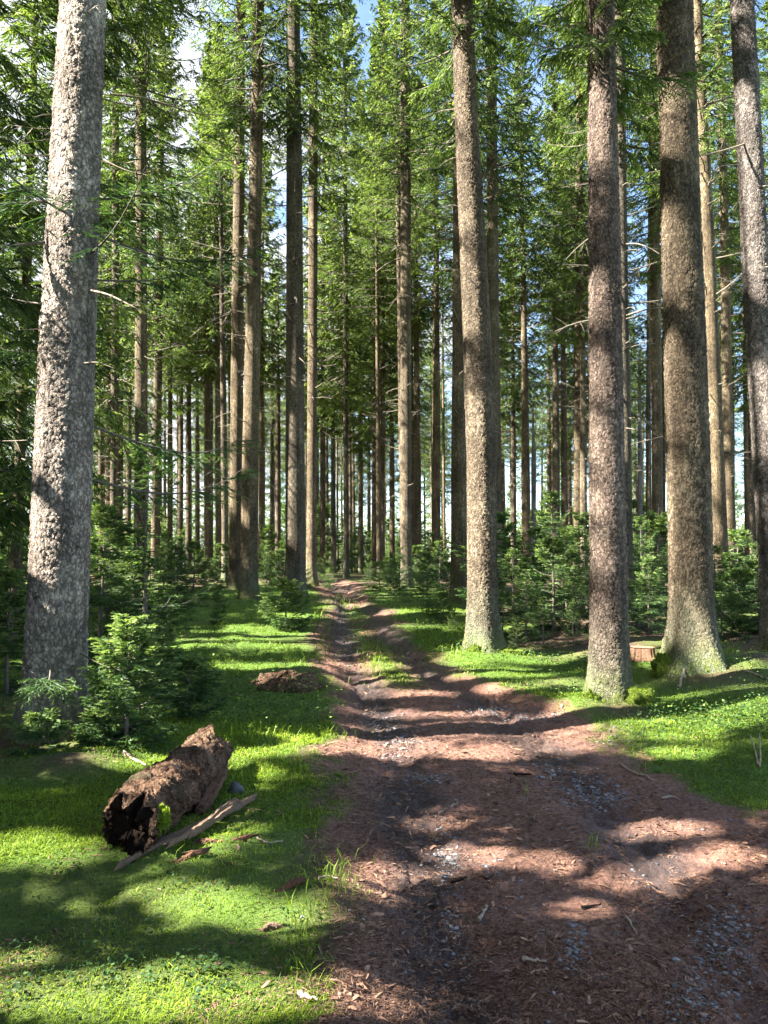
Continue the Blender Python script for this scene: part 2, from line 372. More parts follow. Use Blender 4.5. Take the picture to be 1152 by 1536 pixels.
# ------------------------------------------------------------------ trees
def spruce_branches(rng, zb, zt, H, Lmax, step, per, shape=1.0, sag=.35, top_up=.5):
    """branch roots in whorls -> (root z, azimuth, length, relative height)"""
    z = []; az = []
    zz = zb
    while zz < zt:
        n = per+rng.integers(-1, 2); a0 = rng.random()*2*PI
        for i in range(n):
            z.append(zz+rng.normal()*step*.25); az.append(a0+i*2*PI/n+rng.normal()*.25)
        zz += step*(.75+.5*rng.random())*(1 if zz < zb+.6*(zt-zb) else .75)
    z = np.array(z); az = np.array(az); q = np.clip((z-zb)/(H-zb), 0, 1)
    L = Lmax*((1-q)**shape*.96+.04)*(.65+.5*rng.random(len(z)))*np.minimum(1, .55+2.2*q)
    return z, az, L, q
def grow(rng, z, az, L, q, K=7, M_=10, Q=7, sag=.35, hang=.55, tl=.15, bl=.34, axis_x=None):
    """branch polylines, branchlets, twigs. returns P(B,K,3), branchlet b,t and twig b,t,tint"""
    B = len(z); t = np.linspace(0, 1, K)
    a1 = (-sag*(1-q)+.55*q)+rng.normal(size=B)*.10
    zc = L[:, None]*(a1[:, None]*t+(.28+.1*rng.random(B))[:, None]*t**3)
    bend = rng.normal(size=B)[:, None]*.12*t**2*L[:, None]
    dx, dy = np.cos(az), np.sin(az)
    rr = L[:, None]*t*.95
    P = np.stack([dx[:, None]*rr-dy[:, None]*bend, dy[:, None]*rr+dx[:, None]*bend, z[:, None]+zc], -1)
    tm = (.16+.84*(np.arange(M_)[None]+rng.random((B, M_)))/M_)
    x = tm*(K-1); i0 = np.clip(x.astype(int), 0, K-2); fr = (x-i0)[..., None]
    bi = np.arange(B)[:, None]
    p = P[bi, i0]*(1-fr)+P[bi, i0+1]*fr
    tang = nrm(P[bi, i0+1]-P[bi, i0])
    side = nrm(np.cross(tang, np.array([0, 0, 1.])))
    sg = np.where((np.arange(M_)[None]+rng.integers(0, 2, (B, 1))) % 2, 1., -1.)
    bp, bt = [], []
    for flip in (1, -1):
        d = tang*.62+side*(sg*flip)[..., None]*(.75+.25*rng.normal(size=(B, M_)))[..., None]
        d[..., 2] -= hang*(.4+.9*rng.random((B, M_)))
        ln = L[:, None]*bl*(1-tm*.72)*(.55+.7*rng.random((B, M_)))+.05
        bp.append(p); bt.append(p+nrm(d)*ln[..., None])
    bp = np.stack(bp, 2).reshape(-1, 3); bt = np.stack(bt, 2).reshape(-1, 3)
    tip_i = np.repeat(tm.ravel(), 2)
    n = len(bp); bd = bt-bp; bl_ = np.linalg.norm(bd, axis=1); bdn = nrm(bd)
    s = (np.arange(Q)[None]+.2+.7*rng.random((n, Q)))/Q
    b = bp[:, None]+bd[:, None]*s[..., None]
    b[..., 2] -= (hang*.18*bl_)[:, None]*s**2
    sd = nrm(np.cross(bdn, np.array([0, 0, 1.])+.01*rng.normal(size=bdn.shape)))
    sgn = np.where((np.arange(Q)[None]+rng.integers(0, 2, (n, 1))) % 2, 1., -1.)
    d = bdn[:, None]*.8+sd[:, None]*(sgn*.75)[..., None]+rng.normal(size=(n, Q, 3))*.15
    d[..., 2] -= hang*.35
    ln = np.minimum(tl*(.55+.8*rng.random((n, Q))), .25*bl_[:, None]+.05)*(1.15-.4*s)
    t_ = b+nrm(d)*ln[..., None]
    tint = np.clip(.36+.28*tip_i[:, None]*s+.16*rng.normal(size=(n, 1))+.07*rng.normal(size=(n, Q)), 0, 1)
    return P, bp, bt, b.reshape(-1, 3), t_.reshape(-1, 3), tint.ravel()
def crown_mesh(rng, zb, H, Lmax, detail=1.0, carve=None, sag=.35, hang=.6, young=False, twig_w=.034, step=.5, per=5, thin=0.0):
    z, az, L, q = spruce_branches(rng, zb, H-.15, H, Lmax, step, per)
    if thin > 0:
        k = rng.random(len(z)) > thin; z, az, L, q = z[k], az[k], L[k], q[k]
    M_ = max(5, int(9*detail)); Q = max(4, int(7*detail))
    P, bp, bt, b, t, tint = grow(rng, z, az, L, q, 7, M_, Q, sag, hang, .20 if detail < 1.2 else .16)
    mb = MB()
    rad = (.010+.011*L)[:, None]*np.linspace(1, .2, 7)[None]
    w = np.full(len(b), twig_w)*(.7+.6*rng.random(len(b)))
    if carve is not None:
        off = np.array(carve)
        keep = ~in_gap(b+off) & ~in_gap(t+off); b, t, tint, w = b[keep], t[keep], tint[keep], w[keep]
        kb = ~in_gap((bp+bt)/2+off) & ~in_gap(bp+off) & ~in_gap(bt+off); bp, bt = bp[kb], bt[kb]
        kp = ~in_gap((P[:, 1:]+off).reshape(-1, 3)).reshape(len(P), -1).any(1); P, rad = P[kp], rad[kp]
    if len(P): tubes(mb, P, rad, 3, 1, tint=0.0)
    diamonds(mb, b, t, w, 0, tint, rng)
    if len(bp): diamonds(mb, bp, bt, np.full(len(bp), twig_w*1.1), 0, np.full(len(bp), .22), rng)
    return mb.mesh('crown', [M['young'] if young else M['needle'], M['twig']])
def trunk_mesh(rng, base, zs, cx, cy, rad, seg, mate, flare=.5, lobes=5, twigs=30, tz0=2.5, tz1=14, tlen=1.0, fine=True):
    """zs, cx, cy, rad arrays (local to base)"""
    th = np.arange(seg)/seg*2*PI; ph = rng.random(3)*2*PI
    fl = np.exp(-np.clip(zs, -.1, None)/.34)
    lob = .5+.5*np.cos(lobes*th+ph[0])*.75+.35*np.cos(2*th+ph[1])
    r = rad[:, None]*(1+flare*fl[:, None]*(.55+.75*lob[None]) + .025*np.cos(3*th+ph[2])[None]
        + .035*vnoise(np.cos(th)[None]*2+zs[:, None]*0, np.sin(th)[None]*2, zs[:, None]*.8+ph[0]*9, 3))
    V = np.stack([cx[:, None]+r*np.cos(th), cy[:, None]+r*np.sin(th), np.broadcast_to(zs[:, None], r.shape)], -1)
    n = len(zs); idx = np.arange(n*seg).reshape(n, seg)
    f = np.stack([idx[:-1], np.roll(idx, -1, 1)[:-1], np.roll(idx, -1, 1)[1:], idx[1:]], -1).reshape(-1, 4)
    mb = MB(); mb.add(V.reshape(-1, 3), f, 0, True, twig=0.0)
    if twigs:
        z = tz0+(tz1-tz0)*rng.random(twigs)**.8; az = rng.random(twigs)*2*PI
        L = tlen*(.15+.95*rng.random(twigs)**1.5)*(.5+.6*(z-tz0)/(tz1-tz0+1e-6)); K = 6; t = np.linspace(0, 1, K)
        x0 = np.interp(z, zs, cx); y0 = np.interp(z, zs, cy); rr = np.interp(z, zs, rad)
        dr = (rr*.85)[:, None]+L[:, None]*t
        zc = z[:, None]+L[:, None]*((rng.normal(size=twigs)*.22-.05)[:, None]*t+(rng.normal(size=twigs)*.22)[:, None]*t**2)
        bn = (rng.normal(size=twigs)*.18)[:, None]*t**2*L[:, None]
        P = np.stack([x0[:, None]+np.cos(az)[:, None]*dr-np.sin(az)[:, None]*bn, y0[:, None]+np.sin(az)[:, None]*dr+np.cos(az)[:, None]*bn, zc], -1)
        tubes(mb, P, (.008+.011*L)[:, None]*np.linspace(1, .3, K), 4, 0, twig=np.clip(.35+.5*rng.random(twigs), 0, 1))
        # side twiglets
        m = twigs*4; k = rng.integers(0, twigs, m); ii = rng.integers(2, K-1, m); p0 = P[k, ii]
        d = nrm(P[k, ii+1]-P[k, ii])*.7+rng.normal(size=(m, 3))*.5; d = nrm(d); l2 = L[k]*(.12+.25*rng.random(m))
        tt = np.linspace(0, 1, 3)
        P2 = p0[:, None]+d[:, None]*(l2[:, None]*tt)[..., None]; P2[..., 2] -= .15*l2[:, None]*tt**2
        tubes(mb, P2, np.full((m, 1), .005)*np.array([[1, .8, .4]]), 3, 0, twig=.5)
    return mb.mesh('trunk', [mate])
def tree_axis(px1, py1, px0, Y):
    """trunk axis in the plane Y: X at height z"""
    def w(px, py):
        u = (px-CX)/F; v = (CY-py)/F; t = Y/(ct-v*st); return t*u, CZ+t*(st+v*ct)
    (xa, za), (xb, zb) = w(px1, py1), w(px0, 0)
    return lambda z: xa+(z-za)*(xb-xa)/(zb-za), za, zb
SHARED = []
TREES = []
def tree(px1, py1, px0, Y, w1, w0, label, group=None, H=27, zc=15, Lmax=3.0, bark='bark', fine=0, unique=True, twigs=56, tlen=1.6, detail=1.15, flare=.45,
         crown=True, wob=.0, seed=None, name='spruce_tree', mound=.0, thin=0.0, lit=()):
    rng = np.random.default_rng(seed if seed is not None else abs(int(px1*31+Y*7)))
    ax, za, zb = tree_axis(px1, py1, px0, Y)
    bx = ax(0.6); gz = tz(bx, Y)
    bx = ax(gz)
    dep = lambda z: Y*ct+(z-CZ)*st
    ra, rb = w1*.5*dep(za)/F, w0*.5*dep(zb)/F
    TREES.append((bx, Y, ra))
    if fine:
        top = min(zb+1.2, H)
        zs = np.concatenate([np.arange(-.25, top-gz, fine), np.arange(top-gz, H-gz, .4)])
        seg = int(2*PI*ra/fine)
    else:
        zs = np.concatenate([np.linspace(-.25, 1.0, 12), np.linspace(1.2, H-gz, 44)]); seg = 18 if Y < 32 else 10
    wz = zs+gz
    rad = np.interp(wz, [gz, za, zb, H], [ra+(ra-rb)*.10, ra, rb, .03]) if zb < H else np.interp(wz, [gz, za, H], [ra*1.08, ra, .03])
    x = np.array([ax(z) for z in wz])-bx
    x = np.where(wz > zb+2, ax(zb+2)-bx+(wz-zb-2)*.004, x)
    x = x+wob*np.sin((wz-gz)*.45)*np.clip((wz-gz)/3, 0, 1); y = .04*np.sin(wz*.35+bx)
    root = thing(name, label, 'tree', (bx, Y, gz), group)
    link('trunk', trunk_mesh(rng, None, zs, x, y, rad, seg, M[bark], flare, 5, twigs, 2.2 if Y < 16 else 3.0, zc+1, tlen), root)
    if crown:
        if unique:
            me = crown_mesh(rng, zc-gz, H-gz+.4, Lmax, detail*(1.4 if Y < 16 else 1.1), twig_w=.012+.0009*Y, hang=.8, carve=(bx+x[-1]*.6, Y, gz), thin=thin)
            c = link('crown', me, root, (x[-1]*.6, 0, 0))
        else:
            k = int(rng.integers(0, len(SHARED))); c = link('crown', SHARED[k][0], root, (float(x[-1])*.6, 0, 0))
            s = (H-gz-zc)/SHARED[k][1]; c.location.z = zc-gz; c.scale = (Lmax/2.6, Lmax/2.6, s); c.rotation_euler.z = rng.random()*6.28
    return root

# ------------------------------------------------------------------ pixel -> ground, many at once
def px2g_v(px, py):
    u = (np.asarray(px, float)-CX)/F; v = (CY-np.asarray(py, float))/F
    dy, dz = ct-v*st, st+v*ct
    t = np.full(u.shape, 5.0)
    for _ in range(60):
        z = prof(t*dy)
        t = .5*t+.5*np.clip((z-CZ)/np.minimum(dz, -1e-3), .5, 150)
    return t*u, t*dy
MOUNDS += [(1.62, 12.5, .10, .8), (2.52, 8.75, .05, .55), (3.95, 10.0, .11, 1.0), (-2.95, 7.0, .04, .8), (-2.35, 5.9, .10, .35), (5.2, 10.2, .18, 1.0), (-1.3, 10.3, .10, .7)]

def px2g_v(px, py):
    u = (np.asarray(px, float)-CX)/F; v = (CY-np.asarray(py, float))/F
    dy, dz = ct-v*st, st+v*ct
    t = np.full(u.shape, 5.0)
    for _ in range(40): t = .5*t+.5*np.clip((prof(t*dy)-CZ)/np.minimum(dz, -1e-3), .5, 150)
    for _ in range(12): t = .5*t+.5*np.clip((terrain(t*u, t*dy, False)-CZ)/np.minimum(dz, -1e-3), .5, 150)
    return t*u, t*dy
def px2g(px, py):
    a, b = px2g_v(np.array([px]), np.array([py])); return float(a[0]), float(b[0])
def flat_v(px, py):
    u = (px-CX)/F; v = (CY-py)/F; dy, dz = ct-v*st, st+v*ct; t = np.full(u.shape, 5.0)
    for _ in range(40): t = .5*t+.5*np.clip((prof(t*dy)-CZ)/np.minimum(dz, -1e-3), .5, 150)
    return t*u, t*dy
def project(x, y, z):
    dep = y*ct+(z-CZ)*st; h = -y*st+(z-CZ)*ct
    return CX+F*x/dep, CY-F*h/dep
# ------------------------------------------------------------------ ground and track, one sheet cut along the track's ragged edge
def axis(lo, hi, c0, c1, s, g0, g1):
    a = [c0]
    while a[-1] > lo: a.append(a[-1]-(s+g0*(c0-a[-1])))
    b = [c0]
    while b[-1] < hi: b.append(b[-1]+(s if b[-1] < c1 else s+g1*(b[-1]-c1)))
    return np.array(a[::-1][:-1]+b)
gx = axis(-260, 260, -2.4, 2.9, .016, .03, .03); gy = axis(-30, 300, 2.5, 6.0, .016, .06, .02)
GX, GY = np.meshgrid(gx, gy, indexing='ij')
GZ = terrain(GX, GY)
S_ = path_s(GX, GY)
pathm = sstep(-.22, .10, S_+.10*fbm(GX*9, GY*7, 0, 83, 3))*(GY < 95)
rwid = .16+.012*np.clip(GY, 0, 20)
rutm = np.maximum(np.exp(-((GX-np.interp(GY, *RU1))/rwid)**2), .9*np.exp(-((GX-np.interp(GY, *RU2))/rwid)**2))
mud = np.clip(rutm*1.2+.65*fbm(GX*1.3, GY*.9, 7.0, 81, 3)-.08 + .3*sstep(4.6, 3.0, GY)*sstep(.2, -.2, np.abs(GX-.5)-.5), 0, 1)
mud = mud*(1-.8*np.exp(-((GX-2.0)/.7)**2-((GY-8.2)/.7)**2))
strip = np.exp(-((GX-(np.interp(GY, *RU1)+np.interp(GY, *RU2))/2)/.24)**2)*sstep(9.6, 11, GY)*sstep(24, 19, GY)
pathm = pathm*(1-.85*strip*(fbm(GX*1.5, GY*1.0, 3, 85)>-.2))
bare = np.clip(.55*fbm(GX*.8, GY*.8, 2.0, 91, 3)-.12 + .9*np.exp(-((GX+3.4)/.9)**2-((GY-6.6)/.7)**2) + .9*sstep(10.8, 12.5, GY)*sstep(1.6, 2.6, GX)
     + .8*np.exp(-((GX-4.9)/.7)**2-((GY-10.0)/.6)**2) + .9*sstep(22, 30, GY) + 1.2*np.exp(-((S_+.12)/.14)**2)*.6, 0, 1)
for mx, my, mr in ((-2.35, 5.9, .3), (3.95, 9.4, .6), (2.52, 8.3, .35)):
    bare = np.maximum(bare, .9*np.exp(-((GX-mx)/mr)**2-((GY-my)/mr)**2))
nx, ny = GX.shape
idx = np.arange(nx*ny).reshape(nx, ny)
quads = np.stack([idx[:-1, :-1], idx[1:, :-1], idx[1:, 1:], idx[:-1, 1:]], -1).reshape(-1, 4)
sc_ = (S_[:-1, :-1]+S_[1:, 1:])/2; yc = GY[:-1, :-1]
ispath = ((sc_ > 0) & (yc < 95) & (yc > -20)).ravel()
V = np.stack([GX, GY, GZ], -1).reshape(-1, 3)
at = dict(path=pathm.ravel(), mud=mud.ravel(), bare=bare.ravel(), meadow=sstep(95, 130, GY).ravel())
def sub(mask, name):
    f = quads[mask]; u, inv = np.unique(f, return_inverse=True)
    mb = MB(); mb.add(V[u], inv.reshape(f.shape), 0, True, **{k: a[u] for k, a in at.items()})
    return tag(link(name, mb.mesh(name, [M['ground']])), kind='structure')
sub(~ispath, 'ground'); sub(ispath, 'path')

# ------------------------------------------------------------------ sun gaps
for cx_, cy_, rx_, ry_, sl in LIT:
    y_ = float(px2g_v([cx_], [cy_])[1][0]); rd = .06+.005*y_; rx_ = max(.35*rx_, rx_-rd*F/y_*.9); ry_ = max(.25*ry_, ry_-rd*F*1.6/y_**2*.9)
    n = int(60+rx_*ry_*.6)
    a = R.random(n)*2*PI; r = np.sqrt(R.random(n))*(.8+.3*np.cos(a*3+cx_))
    px = cx_+.92*rx_*r*np.cos(a); py = cy_+.85*ry_*r*np.sin(a)+sl*rx_*r*np.cos(a)
    x, y = px2g_v(px, py); z = terrain(x, y, False)
    paint(np.stack([x, y, z], -1), .06+.005*float(np.median(y)))
def paint_trunk(px1, py1, px0, Y, rows, rad, off=-.15):
    ax, za, zb = tree_axis(px1, py1, px0, Y)
    for r0, r1 in rows:
        v = (CY-np.linspace(r0, r1, 40))/F; z = CZ+Y/(ct-v*st)*(st+v*ct)
        paint(np.stack([ax(z)+off, np.full(40, Y-.15), z], -1), rad)
lx, ly = px2g_v(np.linspace(205, 312, 50), np.linspace(1275, 1160, 50)); paint(np.stack([lx-.06, ly, terrain(lx, ly, False)+.34], -1), .10)
paint_trunk(96, 700, 125, 7.0, [(-150, 610)], .30, -.2)
paint_trunk(715, 600, 697, 12.5, [(640, 985)], .36, -.1)
paint_trunk(715, 600, 697, 12.5, [(100, 150), (240, 330), (400, 480)], .16, -.2)
paint_trunk(910, 700, 900, 8.8, [(940, 1060)], .22, -.2)
paint_trunk(910, 700, 900, 8.8, [(640, 690), (430, 470), (540, 580), (740, 760), (820, 850)], .11, -.15)
paint_trunk(910, 700, 900, 8.8, [(170, 240)], .12, 0)
paint_trunk(1030, 700, 1013, 10.0, [(330, 420), (520, 600), (700, 940)], .16, -.27)
paint_trunk(1030, 700, 1013, 10.0, [(620, 660), (150, 230)], .13, -.1)
paint_trunk(1075, 800, 1046, 19, [(190, 330), (700, 730)], .25, -.1)
paint_trunk(1140, 600, 1112, 12, [(150, 420), (560, 640)], .18, -.15)
paint_trunk(443, 700, 440, 22, [(20, 110), (440, 560), (640, 800)], .3, -.1)
paint_trunk(376, 700, 388, 21, [(500, 640)], .2, -.2)
paint_trunk(468, 700, 471, 28, [(300, 860)], .35, -.1)
paint_trunk(355, 700, 361, 25, [(240, 290), (330, 420), (560, 720)], .3, -.1)
for px, py, Y, rr in ((192, 955, 6.5, .3), (235, 985, 6.5, .2), (120, 1095, 6.5, .16), (40, 545, 6.8, .25), (190, 440, 7.2, .2), (270, 850, 13, .7), (230, 905, 13, .6), (300, 890, 15, .6),
      (420, 905, 17, .4), (790, 840, 15, .5), (760, 780, 16, .3), (840, 870, 15, .4), (650, 880, 18, .5), (1010, 870, 14, .3), (1120, 830, 16, .7), (570, 860, 22, .5)):
    v = (CY-py)/F; t = Y/(ct-v*st)
    paint(np.array([[t*(px-CX)/F, Y, CZ+t*(st+v*ct)]])+R.normal(size=(60, 3))*rr*.45, .12)

# ------------------------------------------------------------------ shared crowns for the far wood
for k in range(6):
    r_ = np.random.default_rng(100+k)
    SHARED.append((crown_mesh(r_, 0, 16, 2.9+.3*(k % 3), 1.0, None, sag=.45, hang=1.05, twig_w=.040, step=.64, per=5), 16.0))

# ------------------------------------------------------------------ the trees one can tell apart
tree(97, 700, 126, 7.0, 80, 62, 'huge pale grey spruce trunk sunlit above, beside the mossy log', H=26, zc=9.5, Lmax=3.0, bark='bark_grey', fine=.013, twigs=26, tlen=.7, flare=.42, seed=1)
tree(715, 600, 697, 12.5, 42, 30, 'stout leaning spruce with a brightly sunlit foot right beside the track', H=27, zc=10.6, bark='bark_brown', fine=.017, twigs=26, tlen=.6, flare=.60, wob=.05, seed=2)
tree(910, 700, 900, 8.8, 51, 37, 'purple brown spruce with a mossy cushion at its foot, nearest the track on the right', H=25, zc=7.7, Lmax=2.2, bark='bark_purple', fine=.014, twigs=24, tlen=.6, flare=.30, seed=3)
tree(1030, 700, 1013, 10.0, 60, 50, 'thickest straight brown spruce with spreading root foot, on the right', H=28, zc=10.5, bark='bark_brown', fine=.015, twigs=24, tlen=.8, flare=.72, seed=4)
tree(1147, 600, 1112, 12.0, 38, 32, 'grey spruce leaning in at the far right edge', H=26, zc=12, bark='bark_dull', fine=.02, twigs=20, seed=5)
tree(936, 700, 928, 15.5, 22, 17, 'spruce half hidden close behind the purple brown trunk', H=26, zc=10.5, twigs=76)
tree(1078, 800, 1046, 19, 25, 15, 'dark slanting spruce just behind the thickest trunk', H=27, zc=12)
tree(1096, 800, 1078, 27, 16, 10, 'thin spruce beside the dark slanting one at the right', H=26, zc=12.5)
tree(985, 700, 980, 25, 16, 12, 'narrow spruce seen in the gap left of the thickest trunk', H=26, zc=11.5)
tree(741, 600, 736, 24, 19, 15, 'straight spruce rising just right of the stout leaning trunk', H=28, zc=13)
tree(688, 800, 690, 20, 24, 17, 'shaded spruce hiding close behind the left of the leaning trunk', H=28, zc=12.5)
tree(654, 700, 655, 35, 13, 9, 'slender dark straight spruce right of the path, left of the shaded pair', H=28, zc=17.5)
tree(609, 700, 608, 27, 17, 14, 'tall spruce standing right of the path behind the young spruces', H=30, zc=15.5, twigs=76, tlen=1.5)
tree(626, 700, 621, 37, 11, 8, 'thin spruce close right of the tall one by the path', H=26, zc=13.5)
tree(562, 700, 563, 44, 9, 7, 'single thin spruce over the end of the path', H=33, zc=9, Lmax=3.6)
tree(519, 700, 517, 38, 8, 6, 'thin dark-crowned spruce standing over the left of the path end', H=33, zc=9.5, Lmax=3.6)
tree(541, 700, 540, 50, 7, 5, 'thin spruce exactly over the vanishing end of the path', H=34, zc=9, Lmax=3.4)
tree(484, 700, 486, 40, 8, 6, 'thin spruce left of the path end, right of the slim sunlit one', H=32, zc=9, Lmax=3.4)
tree(574, 700, 575, 40, 7, 5, 'thin spruce left of the tall one by the path, over the young spruces', H=33, zc=11, Lmax=3.6)
tree(172, 700, 174, 27, 12, 9, 'spruce with a low full crown just right of the huge pale trunk', H=26, zc=6.5, Lmax=3.6)
tree(834, 700, 831, 37, 11, 9, 'left spruce of a close pair behind the thicket', H=26, zc=14.5)
tree(846, 700, 841, 38, 10, 8, 'right spruce of a close pair behind the thicket', H=26, zc=13.5)
tree(789, 700, 778, 35, 12, 8, 'slightly leaning spruce between the stout trunk and the close pair', H=26, zc=14.5)
tree(443, 700, 440, 22, 29, 20, 'strong straight spruce behind the round bush left of the path', H=29, zc=14.5, twigs=76, tlen=1.5)
tree(468, 700, 471, 28, 15, 12, 'slim sunlit spruce close right of the strong straight trunk', H=28, zc=15.5, twigs=76, tlen=1.4)
tree(376, 700, 388, 21, 25, 16, 'right trunk of the close pair left of the path', H=29, zc=14.5, twigs=76, tlen=1.6)
tree(355, 700, 361, 25, 20, 14, 'left trunk of the close pair left of the path, patched with sun', H=29, zc=14.5, twigs=76, tlen=1.6)
tree(211, 700, 213, 21, 19, 14, 'straight brown spruce right of the huge pale trunk', H=27, zc=11.5, Lmax=2.8, twigs=76, tlen=1.6)
tree(235, 700, 244, 31, 13, 9, 'thin spruce just behind the straight brown one', H=26, zc=10.5)
tree(312, 700, 303, 35, 11, 8, 'left one of two thin straight spruces left of the close pair', H=26, zc=10.5)
tree(328, 700, 322, 34, 11, 8, 'right one of two thin straight spruces left of the close pair', H=26, zc=11)
tree(28, 700, 56, 12.5, 15, 9, 'dark slim spruce hung with foliage at the left edge', H=17, zc=3.4, Lmax=2.6, detail=1.6, twigs=30, seed=11)
tree(-60, 700, -40, 9.5, 30, 22, 'spruce at the left edge whose dark boughs hang into view', H=20, zc=2.6, Lmax=4.0, detail=1.9, twigs=10, seed=12)
tree(392, 700, 397, 40, 7, 6, 'very thin pale spruce peeping from behind the close pair', H=24, zc=11.5)
tree(588, 700, 586, 52, 8, 6, 'sun-bleached thin spruce left of the tall one by the path', H=24, zc=12)
tree(500, 800, 497, 48, 8, 6, 'thin spruce left above the end of the path', H=25, zc=12)
tree(875, 700, 870, 30, 10, 7, 'sunlit thin spruce left of the purple brown trunk', H=24, zc=11)
tree(1119, 700, 1112, 34, 7, 5, 'thin dark spruce in the bright gap at the right', H=22, zc=9)
tree(1010, 600, 1008, 40, 8, 6, 'thin spruce half behind the thickest trunk', H=22, zc=9)
tree(770, 700, 768, 48, 8, 6, 'thin lit spruce behind the thicket, right of the stout trunk', H=23, zc=11)
tree(800, 700, 797, 42, 7, 2, 'bare silvery dead trunk standing behind the thicket', H=10.5, zc=10, bark='bark_dead', crown=False, twigs=40, tlen=1.0, name='dead_tree')
tree(960, 700, 955, 40, 8, 4, 'bare silvery dead trunk seen between two big right trunks', H=13, zc=10, bark='bark_dead', crown=False, twigs=40, tlen=1.0, name='dead_tree')
# thin trunks left, between the named ones
for i, (p, pt, Y, w) in enumerate([(163, 166, 34, 10), (180, 186, 38, 9), (193, 200, 42, 8), (255, 258, 46, 8), (271, 276, 50, 8), (283, 285, 47, 9), (296, 296, 55, 7), (152, 150, 45, 8), (417, 418, 50, 8), (408, 412, 55, 6)]):
    tree(p, 700, pt, Y, w, w*.75, 'thin bare-stemmed spruce among those standing left between the big trunks', 'thin spruces behind the left trunks', H=23+i % 4, zc=11+i % 3, unique=False, twigs=30)
# and the many far ones
pts = [(t[0], t[1]) for t in TREES]
FAR = {'l': ('distant slender spruce deep in the wood left of the path', 'distant spruces left of the path'),
       'm': ('distant slender spruce in the vista at the end of the path', 'distant spruces at the end of the path'),
       'r': ('distant slender spruce deep in the wood right of the path', 'distant spruces right of the path')}
r_ = np.random.default_rng(55); nfar = 0
for _ in range(20000):
    Y = 30+72*r_.random()**1.05; X = (r_.random()*1.3-.65)*Y
    if nfar >= 226: break
    w_ = Y-.22*X
    if 45 < w_ < 54 or 65 < w_ < 78: continue
    if X < -.30*Y and X > -.52*Y and r_.random() < .45: continue
    l, rr = np.interp(Y, *EL), np.interp(Y, *ER)
    if l-1.1 < X < rr+1.1: continue
    if min((X-a)**2+(Y-b)**2 for a, b in pts) < (1.6+.010*Y)**2: continue
    pts.append((X, Y)); nfar += 1
    px = CX+F*X/Y; k = 'l' if px < 470 else ('m' if px < 620 else 'r')
    thin_ = r_.random() < .55
    d = (.15+.12*r_.random()) if thin_ else (.26+.14*r_.random()); w = d*F/Y; lean = r_.normal()*.009*F
    tree(px+5, 700, px+lean*.4, Y, w, w*.7, FAR[k][0], FAR[k][1], H=(20+6*r_.random()) if thin_ else 23+9*r_.random(), zc=(12+5*r_.random()) if thin_ else 8.5+6*r_.random(),
         Lmax=(1.5+.7*r_.random()) if thin_ else 2.5+1.1*r_.random(), unique=False, twigs=30 if Y < 60 else 12, tlen=1.1, seed=1000+nfar)
# unseen trees added up-sun, their crowns carved to dapple the track
r_ = np.random.default_rng(77); cast = []
for _ in range(40000):
    X = -4.4-29*r_.random(); Y = -10+31*r_.random()
    if X > -.62*max(Y, 0)-3.2 or len(cast) >= 80: continue
    if cast and min((X-a)**2+(Y-b)**2 for a, b in cast) < 3.2**2: continue
    if min((X-a)**2+(Y-b)**2 for a, b in pts) < 6: continue
    if max(in_gap(np.stack([np.full(60, X), np.full(60, Y+o), np.linspace(.3, 18, 60)], -1)).mean() for o in (-.25, 0, .25)) > .04: continue
    cast.append((X, Y))
    gz = tz(X, Y); s = 5000+len(cast); rg = np.random.default_rng(s); H = 26+6*rg.random(); zc = 2.6+2*rg.random()
    root = thing('spruce_tree', 'tall spruce added left of the track to shade it, outside the view', 'tree', (X, Y, gz), 'added shade spruces up-sun of the track')
    zs = np.concatenate([np.linspace(-.25, 1, 6), np.linspace(1.5, H-gz, 20)]); rad = np.interp(zs, [0, H], [.24, .02])
    link('trunk', trunk_mesh(rg, None, zs, zs*0, zs*0, rad, 10, M['bark'], .4, 5, 0), root)
    link('crown', crown_mesh(rg, zc, H-gz, 3.6, .75, (X, Y, gz), twig_w=.10, sag=.4, hang=.7, step=.5, per=5), root)

